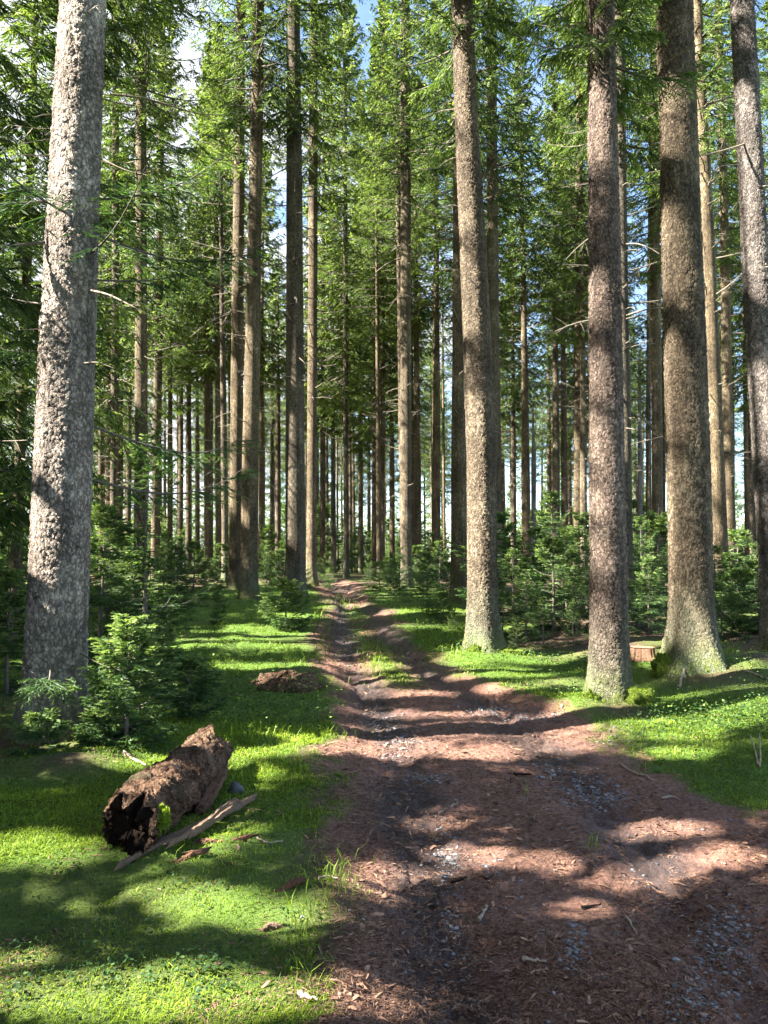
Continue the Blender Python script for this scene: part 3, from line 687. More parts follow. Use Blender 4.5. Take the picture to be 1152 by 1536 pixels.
# ------------------------------------------------------------------ young spruces
def sapling_mesh(rng, h, lod, spread=.42, z0=.06, w=.022, thin=0.0, carve=None):
    step = (.13+.05*h)*(.72 if lod == 0 else 1)
    z, az, L, q = spruce_branches(rng, z0*h, h*.97, h, spread*h, step, 5, .9)
    if thin: k = rng.random(len(z)) > thin; z, az, L, q = z[k], az[k], L[k], q[k]
    P, bp, bt, b, t, tint = grow(rng, z, az, L, q, 6, (7, 8, 9)[lod], (5, 6, 8)[lod], .12, .28, (.10, .10, .075)[lod]+.018*h, .40)
    if carve is not None:
        kk = ~in_gap(b+np.array(carve)) & ~in_gap(t+np.array(carve)); b, t, tint = b[kk], t[kk], tint[kk]
        kk = ~in_gap((P[:, 1:]+np.array(carve)).reshape(-1, 3)).reshape(len(P), -1).any(1); P = P[kk]; L = L[kk]; kk = ~in_gap(bp+np.array(carve)) & ~in_gap(bt+np.array(carve)); bp, bt = bp[kk], bt[kk]
    mb = MB(); K = 6
    tubes(mb, P, (.003+.006*L)[:, None]*np.linspace(1, .25, K)[None], 3, 1, tint=0.)
    zz = np.linspace(-.05, h, 8); tubes(mb, np.stack([0*zz+.015*np.sin(zz*3), .015*np.cos(zz*2), zz], -1)[None], (np.linspace(.012+.010*h, .004, 8))[None], 6, 1, tint=0.)
    lead = np.array([[0, .015, h*.97]]); 
    # leader and branch tips
    tb = P[:, -2]; te = P[:, -1]+(P[:, -1]-P[:, -2])*.25
    b = np.concatenate([b, tb, bp]); t = np.concatenate([t, te, bt])
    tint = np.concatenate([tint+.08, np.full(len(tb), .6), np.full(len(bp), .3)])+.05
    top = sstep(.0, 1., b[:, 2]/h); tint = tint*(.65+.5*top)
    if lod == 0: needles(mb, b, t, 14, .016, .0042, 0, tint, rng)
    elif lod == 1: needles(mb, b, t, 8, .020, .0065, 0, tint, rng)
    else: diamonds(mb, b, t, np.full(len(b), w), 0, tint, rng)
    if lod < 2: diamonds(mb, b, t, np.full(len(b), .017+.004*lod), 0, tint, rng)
    return mb.mesh('sprays', [M['young'], M['twig']])
def young(px, py, h, lod, label, group=None, me=None, Y=None, scale=1.0, spread=.42, thin=0., seed=0, tilt=0.):
    if Y is None: x, y = px2g(px, py)
    else: x, y = (px-CX)/F*(Y*ct+(tz(0, Y)-CZ)*st), Y
    z = tz(x, y)
    rng = np.random.default_rng(abs(int(px*13+py))+seed)
    if me is None: me = sapling_mesh(rng, h, lod, spread, thin=thin)
    root = thing('young_spruce', label, 'young tree', (x, y, z-.02), group)
    c = link('sprays', me, root); c.rotation_euler = (tilt, 0, rng.random()*6.28); c.scale = (scale,)*3
    return root
young(192, 1114, 1.08, 0, 'waist-high young spruce with sunlit tip at the huge pale trunk', seed=3, spread=.56)
young(285, 1075, .62, 0, 'low dark young spruce beside the sunlit-tipped one', seed=4, spread=.75)
young(245, 1030, .70, 0, 'bushy young spruce behind the sunlit-tipped one', seed=6, spread=.6)
young(60, 1128, .30, 0, 'low drooping spruce seedling at the foot of the huge pale trunk', seed=5, spread=1.1)
young(150, 1112, .30, 0, 'tiny spruce seedling with pale lit tips by the log', seed=7, spread=1.0)
young(215, 985, 3.6, 1, 'tall sparse young spruce with long dark boughs behind the huge trunk', seed=1, spread=.36, thin=.25)
young(150, 990, 2.4, 1, 'young spruce half hidden by the huge pale trunk', seed=2, spread=.42, thin=.1)
young(10, 1040, 1.5, 1, 'shaded young spruce at the left edge', seed=8)
young(430, 945, 1.0, 1, 'round bushy young spruce beside the path on the left', seed=9, spread=.75)
for X_, Y_, h_ in ((-5.3, 6.5, 4.4), (-6.4, 5.9, 5.2), (-4.9, 5.6, 2.4)):  # unseen young spruces added to shade the lower part of the pale trunk
    root = thing('young_spruce', 'bushy young spruce added outside the view to shade the huge pale trunk', 'young tree', (X_, Y_, tz(X_, Y_)), 'added young spruces outside the view')
    link('sprays', sapling_mesh(np.random.default_rng(int(h_*10)), h_, 2, .40, w=.05, carve=(X_, Y_, tz(X_, Y_))), root)
YM = [sapling_mesh(np.random.default_rng(300+k), h, 2, s, w=.0155, thin=.15) for k, (h, s) in enumerate(((1.6, .45), (2.0, .42), (1.2, .6), (2.5, .4)))]
YH = [1.6, 2.0, 1.2, 2.5]
r_ = np.random.default_rng(9)
def clump(lst, label, group):
    for px, Y, h in lst:
        k = int(r_.integers(0, 4)); young(px, 0, 0, 2, label, group, YM[k], Y, h/YH[k]*(.58+.32*r_.random()))
def far_wood():
    rg = np.random.default_rng(404); mb = MB()
    for i in range(130):
        Y = 112+60*rg.random(); X = (rg.random()*1.5-.75)*Y; h = 12+14*rg.random()**1.3
        z, az, L, q = spruce_branches(rg, .4, h-.2, h, .21*h, 1.1, 5)
        P, bp, bt, b, t, tint = grow(rg, z, az, L, q, 5, 5, 4, .3, .7, .5, .5)
        o = np.array([X, Y, float(prof(Y))-.2])
        diamonds(mb, b+o, t+o, np.full(len(b), .16), 0, tint+.12, rg); diamonds(mb, bp+o, bt+o, np.full(len(bp), .16), 0, np.full(len(bp), .35), rg)
    return mb.mesh('far_wood', [M['needle']])
tag(link('far_wood', far_wood()), kind='stuff')
clump([(755, 14.5, 1.6), (790, 14.0, 2.0), (830, 14.6, 2.2), (865, 14.2, 1.7), (815, 13.2, 1.0), (770, 16, 2.6), (850, 16, 2.6), (805, 17, 3.2), (745, 18, 2.8), (880, 16.5, 2.6), (775, 13.3, .8), (830, 19, 3.5), (860, 13.2, .9)],
      'young spruce crowding the dark thicket right of the stout leaning trunk', 'young spruces of the middle thicket')
clump([(955, 14.5, 1.8), (975, 13.8, 1.6), (965, 16.5, 2.4), (990, 17.5, 2.6), (950, 19, 2.6)], 'young spruce in the dark gap left of the thickest trunk', 'young spruces behind the thickest trunk')
clump([(1085, 13.2, 1.3), (1110, 13.8, 1.9), (1140, 13.4, 1.7), (1165, 14.5, 2.3), (1100, 15.5, 2.2), (1135, 17, 2.6), (1075, 15, 1.8), (1160, 18, 3), (1110, 20, 2.6), (1190, 13.5, 2)],
      'young spruce crowding the right edge beyond the moss', 'young spruces at the right edge')
clump([(650, 17.5, 1.0), (635, 19, 1.3), (665, 16.5, 1.0), (610, 20.5, 1.2), (590, 23, 1.5), (570, 25, 1.5), (600, 26, 1.8), (640, 23, 1.7), (670, 21, 1.8), (555, 28, 1.5), (580, 30, 1.8), (680, 15.2, .7), (625, 28, 2.0), (715, 17, 1.4), (660, 27, 2.2)],
      'young spruce growing along the right side of the path', 'young spruces along the path')
clump([(250, 15, 1.3), (280, 16.5, 1.2), (225, 17, 1.8), (305, 18.5, 1.3), (265, 20, 1.8), (330, 17.5, .8), (200, 15, 2.0), (245, 23, 2.2), (290, 25, 2.0), (320, 21, 1.2), (340, 27, 2.0), (180, 19, 2.6), (275, 13.8, .7), (235, 13.2, 1.0), (325, 15.8, .5)],
      'young spruce in the sunlit thicket left of the close pair', 'young spruces left of the pair')
clump([(405, 24, 1.4), (420, 27, 1.6), (400, 30, 2.2), (490, 30, 1.6), (425, 34, 2.4), (480, 34, 1.8), (495, 27, .9), (455, 26, 1.2)], 'young spruce behind the strong trunk left of the path', 'young spruces behind the strong trunk')
clump([(30, 16, 2.2), (60, 18, 2.6), (90, 17, 2.2), (10, 20, 3), (130, 20, 2.8), (-20, 15, 2), (160, 16, 2.4), (70, 13, 1.2)], 'young spruce in the shade behind the huge pale trunk', 'young spruces behind the pale trunk')
far = []
for _ in range(130):
    px = 1300*r_.random()-80; k_ = r_.random(); Y = (45.5+8*r_.random() if k_ < .45 else 65.5+12*r_.random() if k_ < .85 else 33+12*r_.random())/(1-.22*(px-CX)/F)
    X = (px-CX)/F*Y
    if np.interp(Y, *EL)-1.5 < X < np.interp(Y, *ER)+1.5: continue
    far.append((px, Y, (1.5+2.5*r_.random()) if Y < 46 else 2.5+5.5*r_.random()**1.4))
for _ in range(60):
    Y = 88+40*r_.random(); px = 1300*r_.random()-80
    far.append((px, Y, 4.0+8.0*r_.random()))
clump(far, 'young spruce far off in the undergrowth between thin trunks', 'far young spruces')

# ------------------------------------------------------------------ boughs on the huge pale trunk and dead sticks
def root_named(lbl):
    return next(o for o in COL.objects if o.get('label', '').startswith(lbl))
T1 = root_named('huge pale')
def bough(parent, px, py, Y, az, L, seed, sag=.3, near=True):
    v = (CY-py)/F; t = Y/(ct-v*st)
    rng = np.random.default_rng(seed)
    P, bp, bt, b, tt, tint = grow(rng, np.zeros(1), np.array([az]), np.array([L]), np.array([.25]), 8, 12, 8, sag, .45, .13, .42)
    mb = MB(); tubes(mb, P, (.003+.007*L)*np.linspace(1, .25, 8)[None], 5, 1, tint=0.)
    diamonds(mb, np.concatenate([b, bp]), np.concatenate([tt, bt]), np.full(len(b)+len(bp), .015), 0, np.concatenate([tint, np.full(len(bp), .3)])*.7, rng)
    needles(mb, np.concatenate([b, bp, P[:, 2:-1].reshape(-1, 3)]), np.concatenate([tt, bt, P[:, 3:].reshape(-1, 3)]), 14, .017, .0044, 0, np.concatenate([tint, np.full(len(bp), .3), np.full(5, .4)]), rng)
    loc = Vector((t*(px-CX)/F, Y, CZ+t*(st+v*ct)))-Vector(parent.location)
    return link('bough', mb.mesh('bough', [M['young'], M['twig']]), parent, loc)
bough(T1, 130, 385, 6.95, -.9, 1.5, 1); bough(T1, 120, 330, 6.9, -1.9, 1.5, 2); bough(T1, 140, 300, 7.0, -.2, 1.4, 3, .5)
bough(T1, 135, 420, 7.0, .1, 1.25, 4, .1); bough(T1, 140, 350, 7.05, .35, 1.7, 5, .45); bough(T1, 75, 525, 6.95, 3.3, .62, 6, .5); bough(T1, 90, 300, 6.9, 3.6, 1.9, 7, .6)
bough(T1, 90, 360, 6.9, -2.4, 1.6, 8, .5); bough(T1, 75, 1000, 6.7, -1.1, .7, 9, .5); bough(T1, 120, 980, 6.85, -.4, .8, 10, .5); bough(T1, 140, 640, 7.1, .6, 1.7, 11, .55); bough(T1, 140, 720, 7.1, .3, 1.5, 12, .5)
def pix3(px, py, Y):
    v = (CY-py)/F; t = Y/(ct-v*st)
    return np.array([t*(px-CX)/F, Y, CZ+t*(st+v*ct)])
def dead(parent, pts, r):
    P = np.array([pix3(*p) for p in pts])-np.array(parent.location)
    k = np.linspace(0, len(P)-1, 9); P = np.stack([np.interp(k, np.arange(len(P)), P[:, i]) for i in range(3)], -1)
    P[1:-1] = (P[:-2]+2*P[1:-1]+P[2:])/4
    mb = MB(); tubes(mb, P[None], r*np.linspace(1, .35, 9)[None], 6, 0)
    return link('dead_branch', mb.mesh('dead_branch', [M['stick']]), parent)
dead(T1, [(135, 436, 6.8), (160, 440, 6.7), (190, 455, 6.6), (222, 472, 6.6)], .012)
dead(T1, [(140, 232, 6.85), (165, 245, 6.8), (190, 257, 6.8), (220, 263, 6.8)], .011)
dead(T1, [(90, 229, 6.95), (65, 234, 6.9), (30, 232, 6.9)], .009); dead(T1, [(85, 172, 6.95), (65, 172, 6.9), (50, 176, 6.9)], .008)
dead(T1, [(70, 494, 6.95), (52, 494, 6.9), (36, 495, 6.9)], .008); dead(T1, [(125, 545, 6.75), (145, 543, 6.7), (170, 552, 6.7)], .009); dead(T1, [(96, 114, 6.9), (80, 117, 6.85), (66, 119, 6.85)], .007)
T4 = root_named('thickest straight'); T5 = root_named('grey spruce leaning')
dead(T5, [(1128, 212, 12), (1080, 228, 11.6), (1020, 240, 11.2), (965, 248, 11), (930, 244, 11)], .014)
dead(T4, [(997, 95, 9.8), (1020, 80, 9.5), (1045, 68, 9.3), (1062, 62, 9.2)], .010); dead(T4, [(1034, 122, 9.7), (1048, 122, 9.5), (1060, 121, 9.4)], .012); dead(T4, [(993, 655, 10), (965, 662, 9.9), (945, 667, 9.8)], .010)
T6 = root_named('straight brown spruce'); dead(T6, [(165, 141, 19), (215, 146, 19), (255, 158, 19), (300, 173, 19), (345, 172, 19)], .028)

# ------------------------------------------------------------------ ground cover
r_ = np.random.default_rng(31)
def samp(n, y0=872, y1=1620, x0=-160, x1=1310):
    px = x0+(x1-x0)*r_.random(n); py = y0+(y1-y0)*r_.random(n)**.92
    x, y = flat_v(px, py); px, py = project(x, y, terrain(x, y, False))
    return px, py, x, y
def blades(mb, x, y, ln, wd, tint, lean=.5):
    n = len(x); z = terrain(x, y)-.004
    a = r_.random(n)*2*PI; d = np.stack([np.cos(a), np.sin(a), 0*a], -1)
    s = np.stack([-np.sin(a), np.cos(a), 0*a], -1)*(wd*.5)[:, None]
    b = np.stack([x, y, z], -1); l = (lean*(.3+1.0*r_.random(n)))[:, None]
    m = b+d*(l*.28*ln[:, None])+np.array([0, 0, .6])*ln[:, None]
    t = b+d*(l*ln[:, None])+np.array([0, 0, 1.])*(ln*(1.02-.35*l[:, 0]**2))[:, None]
    V = np.stack([b-s, b+s, m+s*.8, t, m-s*.8], 1)
    i = np.arange(n)*5
    k = mb.n
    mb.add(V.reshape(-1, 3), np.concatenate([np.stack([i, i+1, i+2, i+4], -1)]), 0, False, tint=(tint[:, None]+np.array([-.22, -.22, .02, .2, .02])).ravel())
    tri = np.stack([i+4, i+2, i+3], -1)
    mb.f.append(tri+k); mb.m.append(np.zeros(n, np.int32)); mb.sm.append(np.zeros(n, bool))
def cover(x, y):
    s = path_s(x, y); l, r = np.interp(y, *EL), np.interp(y, *ER)
    mid = (np.interp(y, *RU1)+np.interp(y, *RU2))/2
    strip = np.exp(-((x-mid)/.22)**2)*sstep(9.6, 11, y)*sstep(26, 19, y)
    g = sstep(.04, -.36, s+.12*fbm(x*9, y*7, 0, 83, 2))*(.88-.75*sstep(1.6, 2.8, x)*sstep(10.5, 12.5, y)-.5*sstep(-3.0, -4.2, x)*sstep(5, 6, y)-.85*sstep(26, 34, y))
    g = g*(1-.85*sstep(.02, .42, fbm(x*.8, y*.8, 2.0, 91, 3)-.05))*(1-.3*sstep(.25, .6, fbm(x*3.1, y*3.1, 6, 93, 3))) + strip
    for mx, my, mr in ((-2.35, 5.85, .32), (3.95, 9.4, .7), (4.9, 10, .8), (2.5, 8.25, .4), (-1.6, 4.9, .35), (-1.33, 10.0, .55)):
        g = g*(1-np.exp(-((x-mx)/mr)**2-((y-my)/mr)**2))
    return np.clip(g, 0, 1)
mb = MB()
px, py, x, y = samp(620000)
bil = sstep(.25, .7, 0*px+.95*np.exp(-((px-400)/75)**2-((py-1062)/24)**2)+.8*np.exp(-((px-330)/60)**2-((py-1050)/26)**2)+.6*np.exp(-((px-460)/35)**2-((py-1070)/18)**2))
k = r_.random(len(x)) < cover(x, y)*(1-.8*bil); x, y = x[k], y[k]
patch = fbm(x*1.2, y*1.2, 5, 101, 3); n = len(x)
ln = (.015+.0017*y+.013*np.clip(patch, -.5, 1))*(.6+.9*r_.random(n)); wd = .0022+.00062*y
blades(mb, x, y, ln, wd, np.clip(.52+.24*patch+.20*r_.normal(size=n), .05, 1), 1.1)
tag(link('moss', mb.mesh('moss', [M['grass']])), kind='stuff')
# longer grass along the edges
mb = MB()
px, py, x, y = samp(150000)
s = path_s(x, y)
den = (.10*np.exp(-((s+.15)/.16)**2)*sstep(-.1, .5, fbm(x*1.7, y*1.7, 8, 111, 2))+.010)*cover(x, y)
def tuft(px_, py_, rx, ry, amt):
    return amt*np.exp(-((px-px_)/rx)**2-((py-py_)/ry)**2)
den = den+tuft(375, 1100, 45, 12, .9)+tuft(340, 1106, 30, 9, .6)+tuft(485, 960, 12, 25, .8)+tuft(480, 925, 15, 14, .7)+tuft(560, 990, 30, 16, .6)+tuft(515, 905, 22, 8, .6)+tuft(500, 1330, 30, 40, .12)+tuft(455, 1420, 30, 60, .12)+tuft(475, 1105, 40, 10, .5)+tuft(440, 985, 40, 10, .25)+tuft(610, 1025, 8, 6, .5)+tuft(790, 1190, 5, 8, .25)+tuft(888, 1278, 8, 5, .35)+tuft(700, 975, 40, 10, .4)+tuft(640, 960, 20, 20, .5)
k = r_.random(len(x)) < den*np.where(s > .1, 1, 1); x, y = x[k], y[k]; n = len(x)
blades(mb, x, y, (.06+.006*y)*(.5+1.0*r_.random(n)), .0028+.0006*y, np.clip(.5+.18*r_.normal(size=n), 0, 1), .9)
tag(link('grass', mb.mesh('grass', [M['grass']])), kind='stuff')
# bilberry and wood sorrel leaves
def leaves(mb, x, y, h, size, tint):
    n = len(x); z = terrain(x, y); a = r_.random(n)*2*PI
    b = np.stack([x, y, z+h], -1)
    d = np.stack([np.cos(a), np.sin(a), r_.normal(size=n)*.35+.05], -1); d = nrm(d)
    s = nrm(np.cross(d, np.array([0, 0, 1.])+r_.normal(size=(n, 3))*.35))
    L = size[:, None]; up = np.cross(s, d)*L*.08
    V = np.stack([b, b+d*L*.35+s*L*.3-up, b+d*L*.75+s*L*.24-up, b+d*L, b+d*L*.75-s*L*.24-up, b+d*L*.35-s*L*.3-up], 1)
    mb.add(V.reshape(-1, 3), np.arange(n*6).reshape(n, 6), 0, False, tint=np.repeat(tint, 6))
mb = MB()
px, py, x, y = samp(420000)
den = tuft(400, 1062, 75, 24, .95)+tuft(330, 1050, 60, 26, .8)+tuft(460, 1070, 35, 18, .6)+tuft(1060, 1078, 75, 24, .75)+tuft(1140, 1080, 50, 26, .6)+tuft(980, 1085, 30, 14, .4)+tuft(860, 1000, 80, 14, .35)+tuft(800, 990, 60, 10, .35)+tuft(690, 975, 45, 10, .5)+tuft(650, 950, 25, 20, .6)+tuft(1000, 1000, 60, 10, .4)+tuft(550, 920, 20, 6, .3)+tuft(250, 1060, 60, 18, .5)+tuft(1110, 1000, 60, 14, .4)+tuft(820, 1040, 60, 14, .3)
cl = sstep(.15, .5, fbm(x*2.6, y*2.6, 4, 121, 2))
den = np.minimum(den*(.5+.5*sstep(-.4, .3, fbm(x*1.5, y*1.5, 1, 123, 2)))+.045*cl*cover(x, y), .95)
k = (r_.random(len(x)) < den) & (path_s(x, y) < .12); x, y, pyk = x[k], y[k], py[k]; n = len(x)
hh = np.where(y > 6.2, np.where(x < 0, .26, .15), .05)*r_.random(n)*(.6+.6*np.clip(fbm(x*2, y*2, 2, 131, 2)+.4, 0, 1))
leaves(mb, x, y, hh, (.010+.0022*y)*(.6+.8*r_.random(n)), np.clip(.36+.2*r_.normal(size=n)+1.2*hh, 0, 1))
tag(link('bilberry_undergrowth', mb.mesh('bilberry_undergrowth', [M['leaf']])), kind='stuff')
# sorrel-like plants in the near moss: small rosettes on stalks
mb = MB()
for (cx_, cy_, rx, ry, m) in ((60, 1400, 60, 40, 26), (230, 1430, 90, 40, 26), (330, 1455, 70, 30, 26), (430, 1380, 40, 30, 8), (90, 1320, 70, 20, 14), (300, 1330, 60, 20, 10), (20, 1470, 40, 30, 10), (480, 1180, 30, 30, 8), (1080, 1150, 60, 25, 16), (130, 1460, 60, 30, 14), (330, 1500, 60, 20, 8)):
    gx_ = cx_+rx*r_.normal(size=m)*.6; gy_ = cy_+ry*r_.normal(size=m)*.6; X, Yy = px2g_v(gx_, gy_)
    for X1, Y1 in zip(X, Yy):
        q = r_.integers(4, 9); hx = X1+r_.normal(size=q)*.018; hy = Y1+r_.normal(size=q)*.018
        leaves(mb, hx, hy, .015+.035*r_.random(q), np.full(q, .020)*(.6+.7*r_.random(q)), np.clip(.45+.12*r_.normal(size=q), 0, 1))
tag(link('wood_sorrel_plants', mb.mesh('wood_sorrel_plants', [M['leaf']])), kind='stuff')
# needle litter, chips and crumbs
def chips(mb, x, y, ln, wd, tint, lift=.004, curl=.25):
    n = len(x); z = terrain(x, y)+lift*r_.random(n); a = r_.random(n)*2*PI
    d = nrm(np.stack([np.cos(a), np.sin(a), curl*r_.normal(size=n)], -1)); s = nrm(np.cross(d, np.array([0, 0, 1.])+r_.normal(size=(n, 3))*.4))
    b = np.stack([x, y, z], -1); l = d*(ln*.5)[:, None]; w = s*(wd*.5)[:, None]; up = np.cross(s, d)*(ln*.06)[:, None]
    V = np.stack([b-l-w*.6, b-w+up, b+l-w*.3, b+l*.9+w*.5, b+w*.9+up, b-l*.8+w*.7], 1)
    mb.add(V.reshape(-1, 3), np.arange(n*6).reshape(n, 6), 0, False, tint=np.repeat(tint, 6))
mb = MB()
px, py, x, y = samp(230000)
s = path_s(x, y); inp = sstep(-.3, .1, s)
mm = np.clip(.5*fbm(x*1.3, y*.9, 7.0, 81, 3)+.2, 0, 1)
k = r_.random(len(x)) < (inp*(.95-.4*mm)*sstep(-.9, .3, fbm(x*2.2, y*1.6, 4, 141, 3))+.30*sstep(-.3, .5, fbm(x*1.9, y*1.9, 12, 151, 3))*(y < 14)); x, y = x[k], y[k]; n = len(x)
big = r_.random(n) < .03
ln = (.0095+.0033*y)*(.5+1.1*r_.random(n))*np.where(big, 2.0, 1); wd = ln*np.where(big, .25, .13)*(.5+r_.random(n))
chips(mb, x, y, ln, wd, np.clip(.34+.24*r_.normal(size=n)+.10*big, 0, .95), .006)
tag(link('needle_litter', mb.mesh('needle_litter', [M['litter']])), kind='stuff')
# gravel showing through in the ruts
mb = MB()
ico = np.array([(0, 0, 1), (.89, 0, .45), (.28, .85, .45), (-.72, .53, .45), (-.72, -.53, .45), (.28, -.85, .45), (.72, .53, -.45), (-.28, .85, -.45), (-.89, 0, -.45), (-.28, -.85, -.45), (.72, -.53, -.45), (0, 0, -1)])
icf = np.array([(0,1,2),(0,2,3),(0,3,4),(0,4,5),(0,5,1),(1,6,2),(2,7,3),(3,8,4),(4,9,5),(5,10,1),(2,6,7),(3,7,8),(4,8,9),(5,9,10),(1,10,6),(11,7,6),(11,8,7),(11,9,8),(11,10,9),(11,6,10)])
GR = [(1080,1440,45,50,442),(1040,1500,40,40,272),(1100,1390,40,30,170),(880,1185,45,18,442),(910,1205,35,12,204),(820,1160,20,12,102),(860,1420,18,25,119),(680,1410,20,60,153),(670,1290,20,40,153),(640,1170,30,10,136),(600,1110,35,12,238),(575,1085,20,15,153),(590,1140,25,10,85),(740,1065,45,8,221),(790,1080,45,8,221),(520,975,18,18,187),(515,935,12,18,102),(950,1100,60,20,68),(800,1400,250,120,255),(700,1250,150,80,102),(1000,1250,120,60,102)]
gp = [(cx_+rx*r_.normal(size=m)*.62, cy_+ry*r_.normal(size=m)*.62) for cx_, cy_, rx, ry, m in GR]
X, Yy = px2g_v(np.concatenate([a for a, b in gp]), np.concatenate([b for a, b in gp])); n = len(X)
sz = (.0048+.0010*Yy)*(.45+.9*r_.random(n)**2.0); Z = terrain(X, Yy)
q = ico[None]*(1+.28*r_.normal(size=(n, 12, 1)))*(sz[:, None]*np.stack([1+.5*r_.random(n), .7+.4*r_.random(n), .45+.25*r_.random(n)], -1))[:, None]
a = r_.random(n)*6.28; ca, sa = np.cos(a)[:, None], np.sin(a)[:, None]
q = np.stack([q[..., 0]*ca-q[..., 1]*sa, q[..., 0]*sa+q[..., 1]*ca, q[..., 2]], -1)+np.stack([X, Yy, Z+sz*.1], -1)[:, None]
mb.add(q.reshape(-1, 3), (icf[None]+12*np.arange(n)[:, None, None]).reshape(-1, 3), 0, False, tint=np.repeat(np.clip(.4+.28*r_.normal(size=n), 0, 1.3), 12))
tag(link('gravel', mb.mesh('gravel', [M['stone']])), kind='stuff')

# ------------------------------------------------------------------ the rotten log, its split pieces, stumps, stones, sticks
def rough_tube(mb, P, rad, seg, mat, amp, fr, tint, closed=True, seed=0, ragged=.0):
    """a rough solid along P with ragged ends; end caps sunk inward"""
    P = np.asarray(P, float); K = len(P); T = nrm(np.gradient(P, axis=0)); up = np.array([0, 0, 1.])
    a = nrm(np.cross(T, up)); b = np.cross(a, T); th = np.arange(seg)/seg*2*PI
    c, s = np.cos(th), np.sin(th)
    base = P[:, None]+rad[:, None, None]*(a[:, None]*c[None, :, None]+b[:, None]*s[None, :, None])
    n = fbm(base[..., 0]*fr, base[..., 1]*fr, base[..., 2]*fr, seed, 5)+.5*np.abs(fbm(base[..., 0]*fr*3, base[..., 1]*fr*3, base[..., 2]*fr*3, seed+9, 3))
    V = P[:, None]+(rad[:, None]*(1+amp*n))[..., None]*(a[:, None]*c[None, :, None]+b[:, None]*s[None, :, None])
    if ragged:
        e = ragged*vnoise(c*3, s*3, seed*1.7, 4); e2 = ragged*vnoise(c*3, s*3, seed*2.9, 5)
        wgt = np.linspace(1, 0, K)**6; wgt2 = np.linspace(0, 1, K)**6
        V = V+(T[0]*1.)*(e[None, :, None]*wgt[:, None, None])+T[-1]*(e2[None, :, None]*wgt2[:, None, None])
    idx = np.arange(K*seg).reshape(K, seg)
    f = np.stack([idx[:-1], np.roll(idx, -1, 1)[:-1], np.roll(idx, -1, 1)[1:], idx[1:]], -1).reshape(-1, 4)
    tn = np.ones_like(n)
    mb.add(V.reshape(-1, 3), f, mat, True, tint=tn.ravel())
    for e, sgn in ((0, 1), (K-1, -1)):
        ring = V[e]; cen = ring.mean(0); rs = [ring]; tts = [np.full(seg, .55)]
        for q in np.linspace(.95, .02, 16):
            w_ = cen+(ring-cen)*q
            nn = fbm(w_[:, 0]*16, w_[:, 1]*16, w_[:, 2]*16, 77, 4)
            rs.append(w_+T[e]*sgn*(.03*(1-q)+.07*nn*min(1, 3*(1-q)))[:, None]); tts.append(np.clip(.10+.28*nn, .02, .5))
        W = np.stack(rs); nr = len(rs); ii = np.arange(nr*seg).reshape(nr, seg)
        ff = np.stack([ii[:-1], np.roll(ii, -1, 1)[:-1], np.roll(ii, -1, 1)[1:], ii[1:]], -1).reshape(-1, 4)
        mb.add(W.reshape(-1, 3), ff, mat, False, tint=np.concatenate(tts))
fx, fy = px2g(193, 1280); bx_, by_ = px2g(312, 1160)
fz, bz = tz(fx, fy), tz(bx_, by_)
root = thing('rotten_log', 'thick rotten log lying in the moss, its dark hollow end facing the viewer', 'log', (fx, fy, fz))
K = 190; t = np.linspace(0, 1, K)
A = np.array([0, 0, .125]); B_ = np.array([bx_-fx, by_-fy, bz-fz+.155])
P = A+(B_-A)*t[:, None]; P[:, 2] += .01*np.sin(t*7)
mb = MB(); rough_tube(mb, P, .150+.010*np.sin(t*5)+.012*t, 150, 0, .20, 10.0, .30, True, 3, .14)
link('log_body', mb.mesh('log_body', [M['log']]), root)
def lump(name, parent, loc, rad, mate, seed, amp=.25, fr=2.0, sub_=40, tint=.5):
    u = np.linspace(0, 2*PI, sub_, endpoint=False); v = np.linspace(.02, PI-.02, sub_//2)
    d = np.stack([np.sin(v)[:, None]*np.cos(u), np.sin(v)[:, None]*np.sin(u), np.broadcast_to(np.cos(v)[:, None], (len(v), sub_))], -1)
    n = fbm(d[..., 0]*fr, d[..., 1]*fr, d[..., 2]*fr, seed, 4)
    V = d*(1+amp*n)[..., None]*np.array(rad)
    idx = np.arange(len(v)*sub_).reshape(len(v), sub_)
    f = np.stack([idx[:-1], idx[1:], np.roll(idx, -1, 1)[1:], np.roll(idx, -1, 1)[:-1]], -1).reshape(-1, 4)
    mb = MB(); mb.add(V.reshape(-1, 3), f, 0, True, tint=np.clip(tint+.3*n, 0, 1).ravel())
    m2 = MB(); pts_ = V.reshape(-1, 3)
    return mb.mesh(name, [mate]), pts_
def moss_cushion(parent, loc, rad, seed):
    me, p = lump('moss_cushion', parent, loc, rad, M['moss'], seed, .42, 2.6)
    o = link('moss_cushion', me, parent, loc)
    mb = MB(); k = r_.integers(0, len(p), 2600); b = p[k]*(1+.0*r_.random((2600, 1))); keep = b[:, 2] > -.3*rad[2]; b = b[keep]
    d = nrm(b/np.array(rad)+.6*r_.normal(size=b.shape)); diamonds(mb, b, b+d*(.012+.016*r_.random((len(b), 1))), np.full(len(b), .006), 0, np.clip(.6+.2*r_.normal(size=len(b)), 0, 1), r_)
    link('moss_fronds', mb.mesh('moss_fronds', [M['grass']]), o)
moss_cushion(root, (.150, .08, .13), (.028, .06, .06), 3)
T2, T3 = root_named('stout leaning'), root_named('purple brown')
moss_cushion(T3, (.27, -.20, -.01), (.16, .14, .12), 5); moss_cushion(T3, (-.25, -.14, -.03), (.09, .06, .10), 6)
moss_cushion(T2, (.36, -.10, -.02), (.24, .2, .07), 7); moss_cushion(T2, (-.18, -.28, -.04), (.13, .07, .12), 8)
moss_cushion(T4, (-.42, -.20, -.04), (.14, .10, .17), 9)
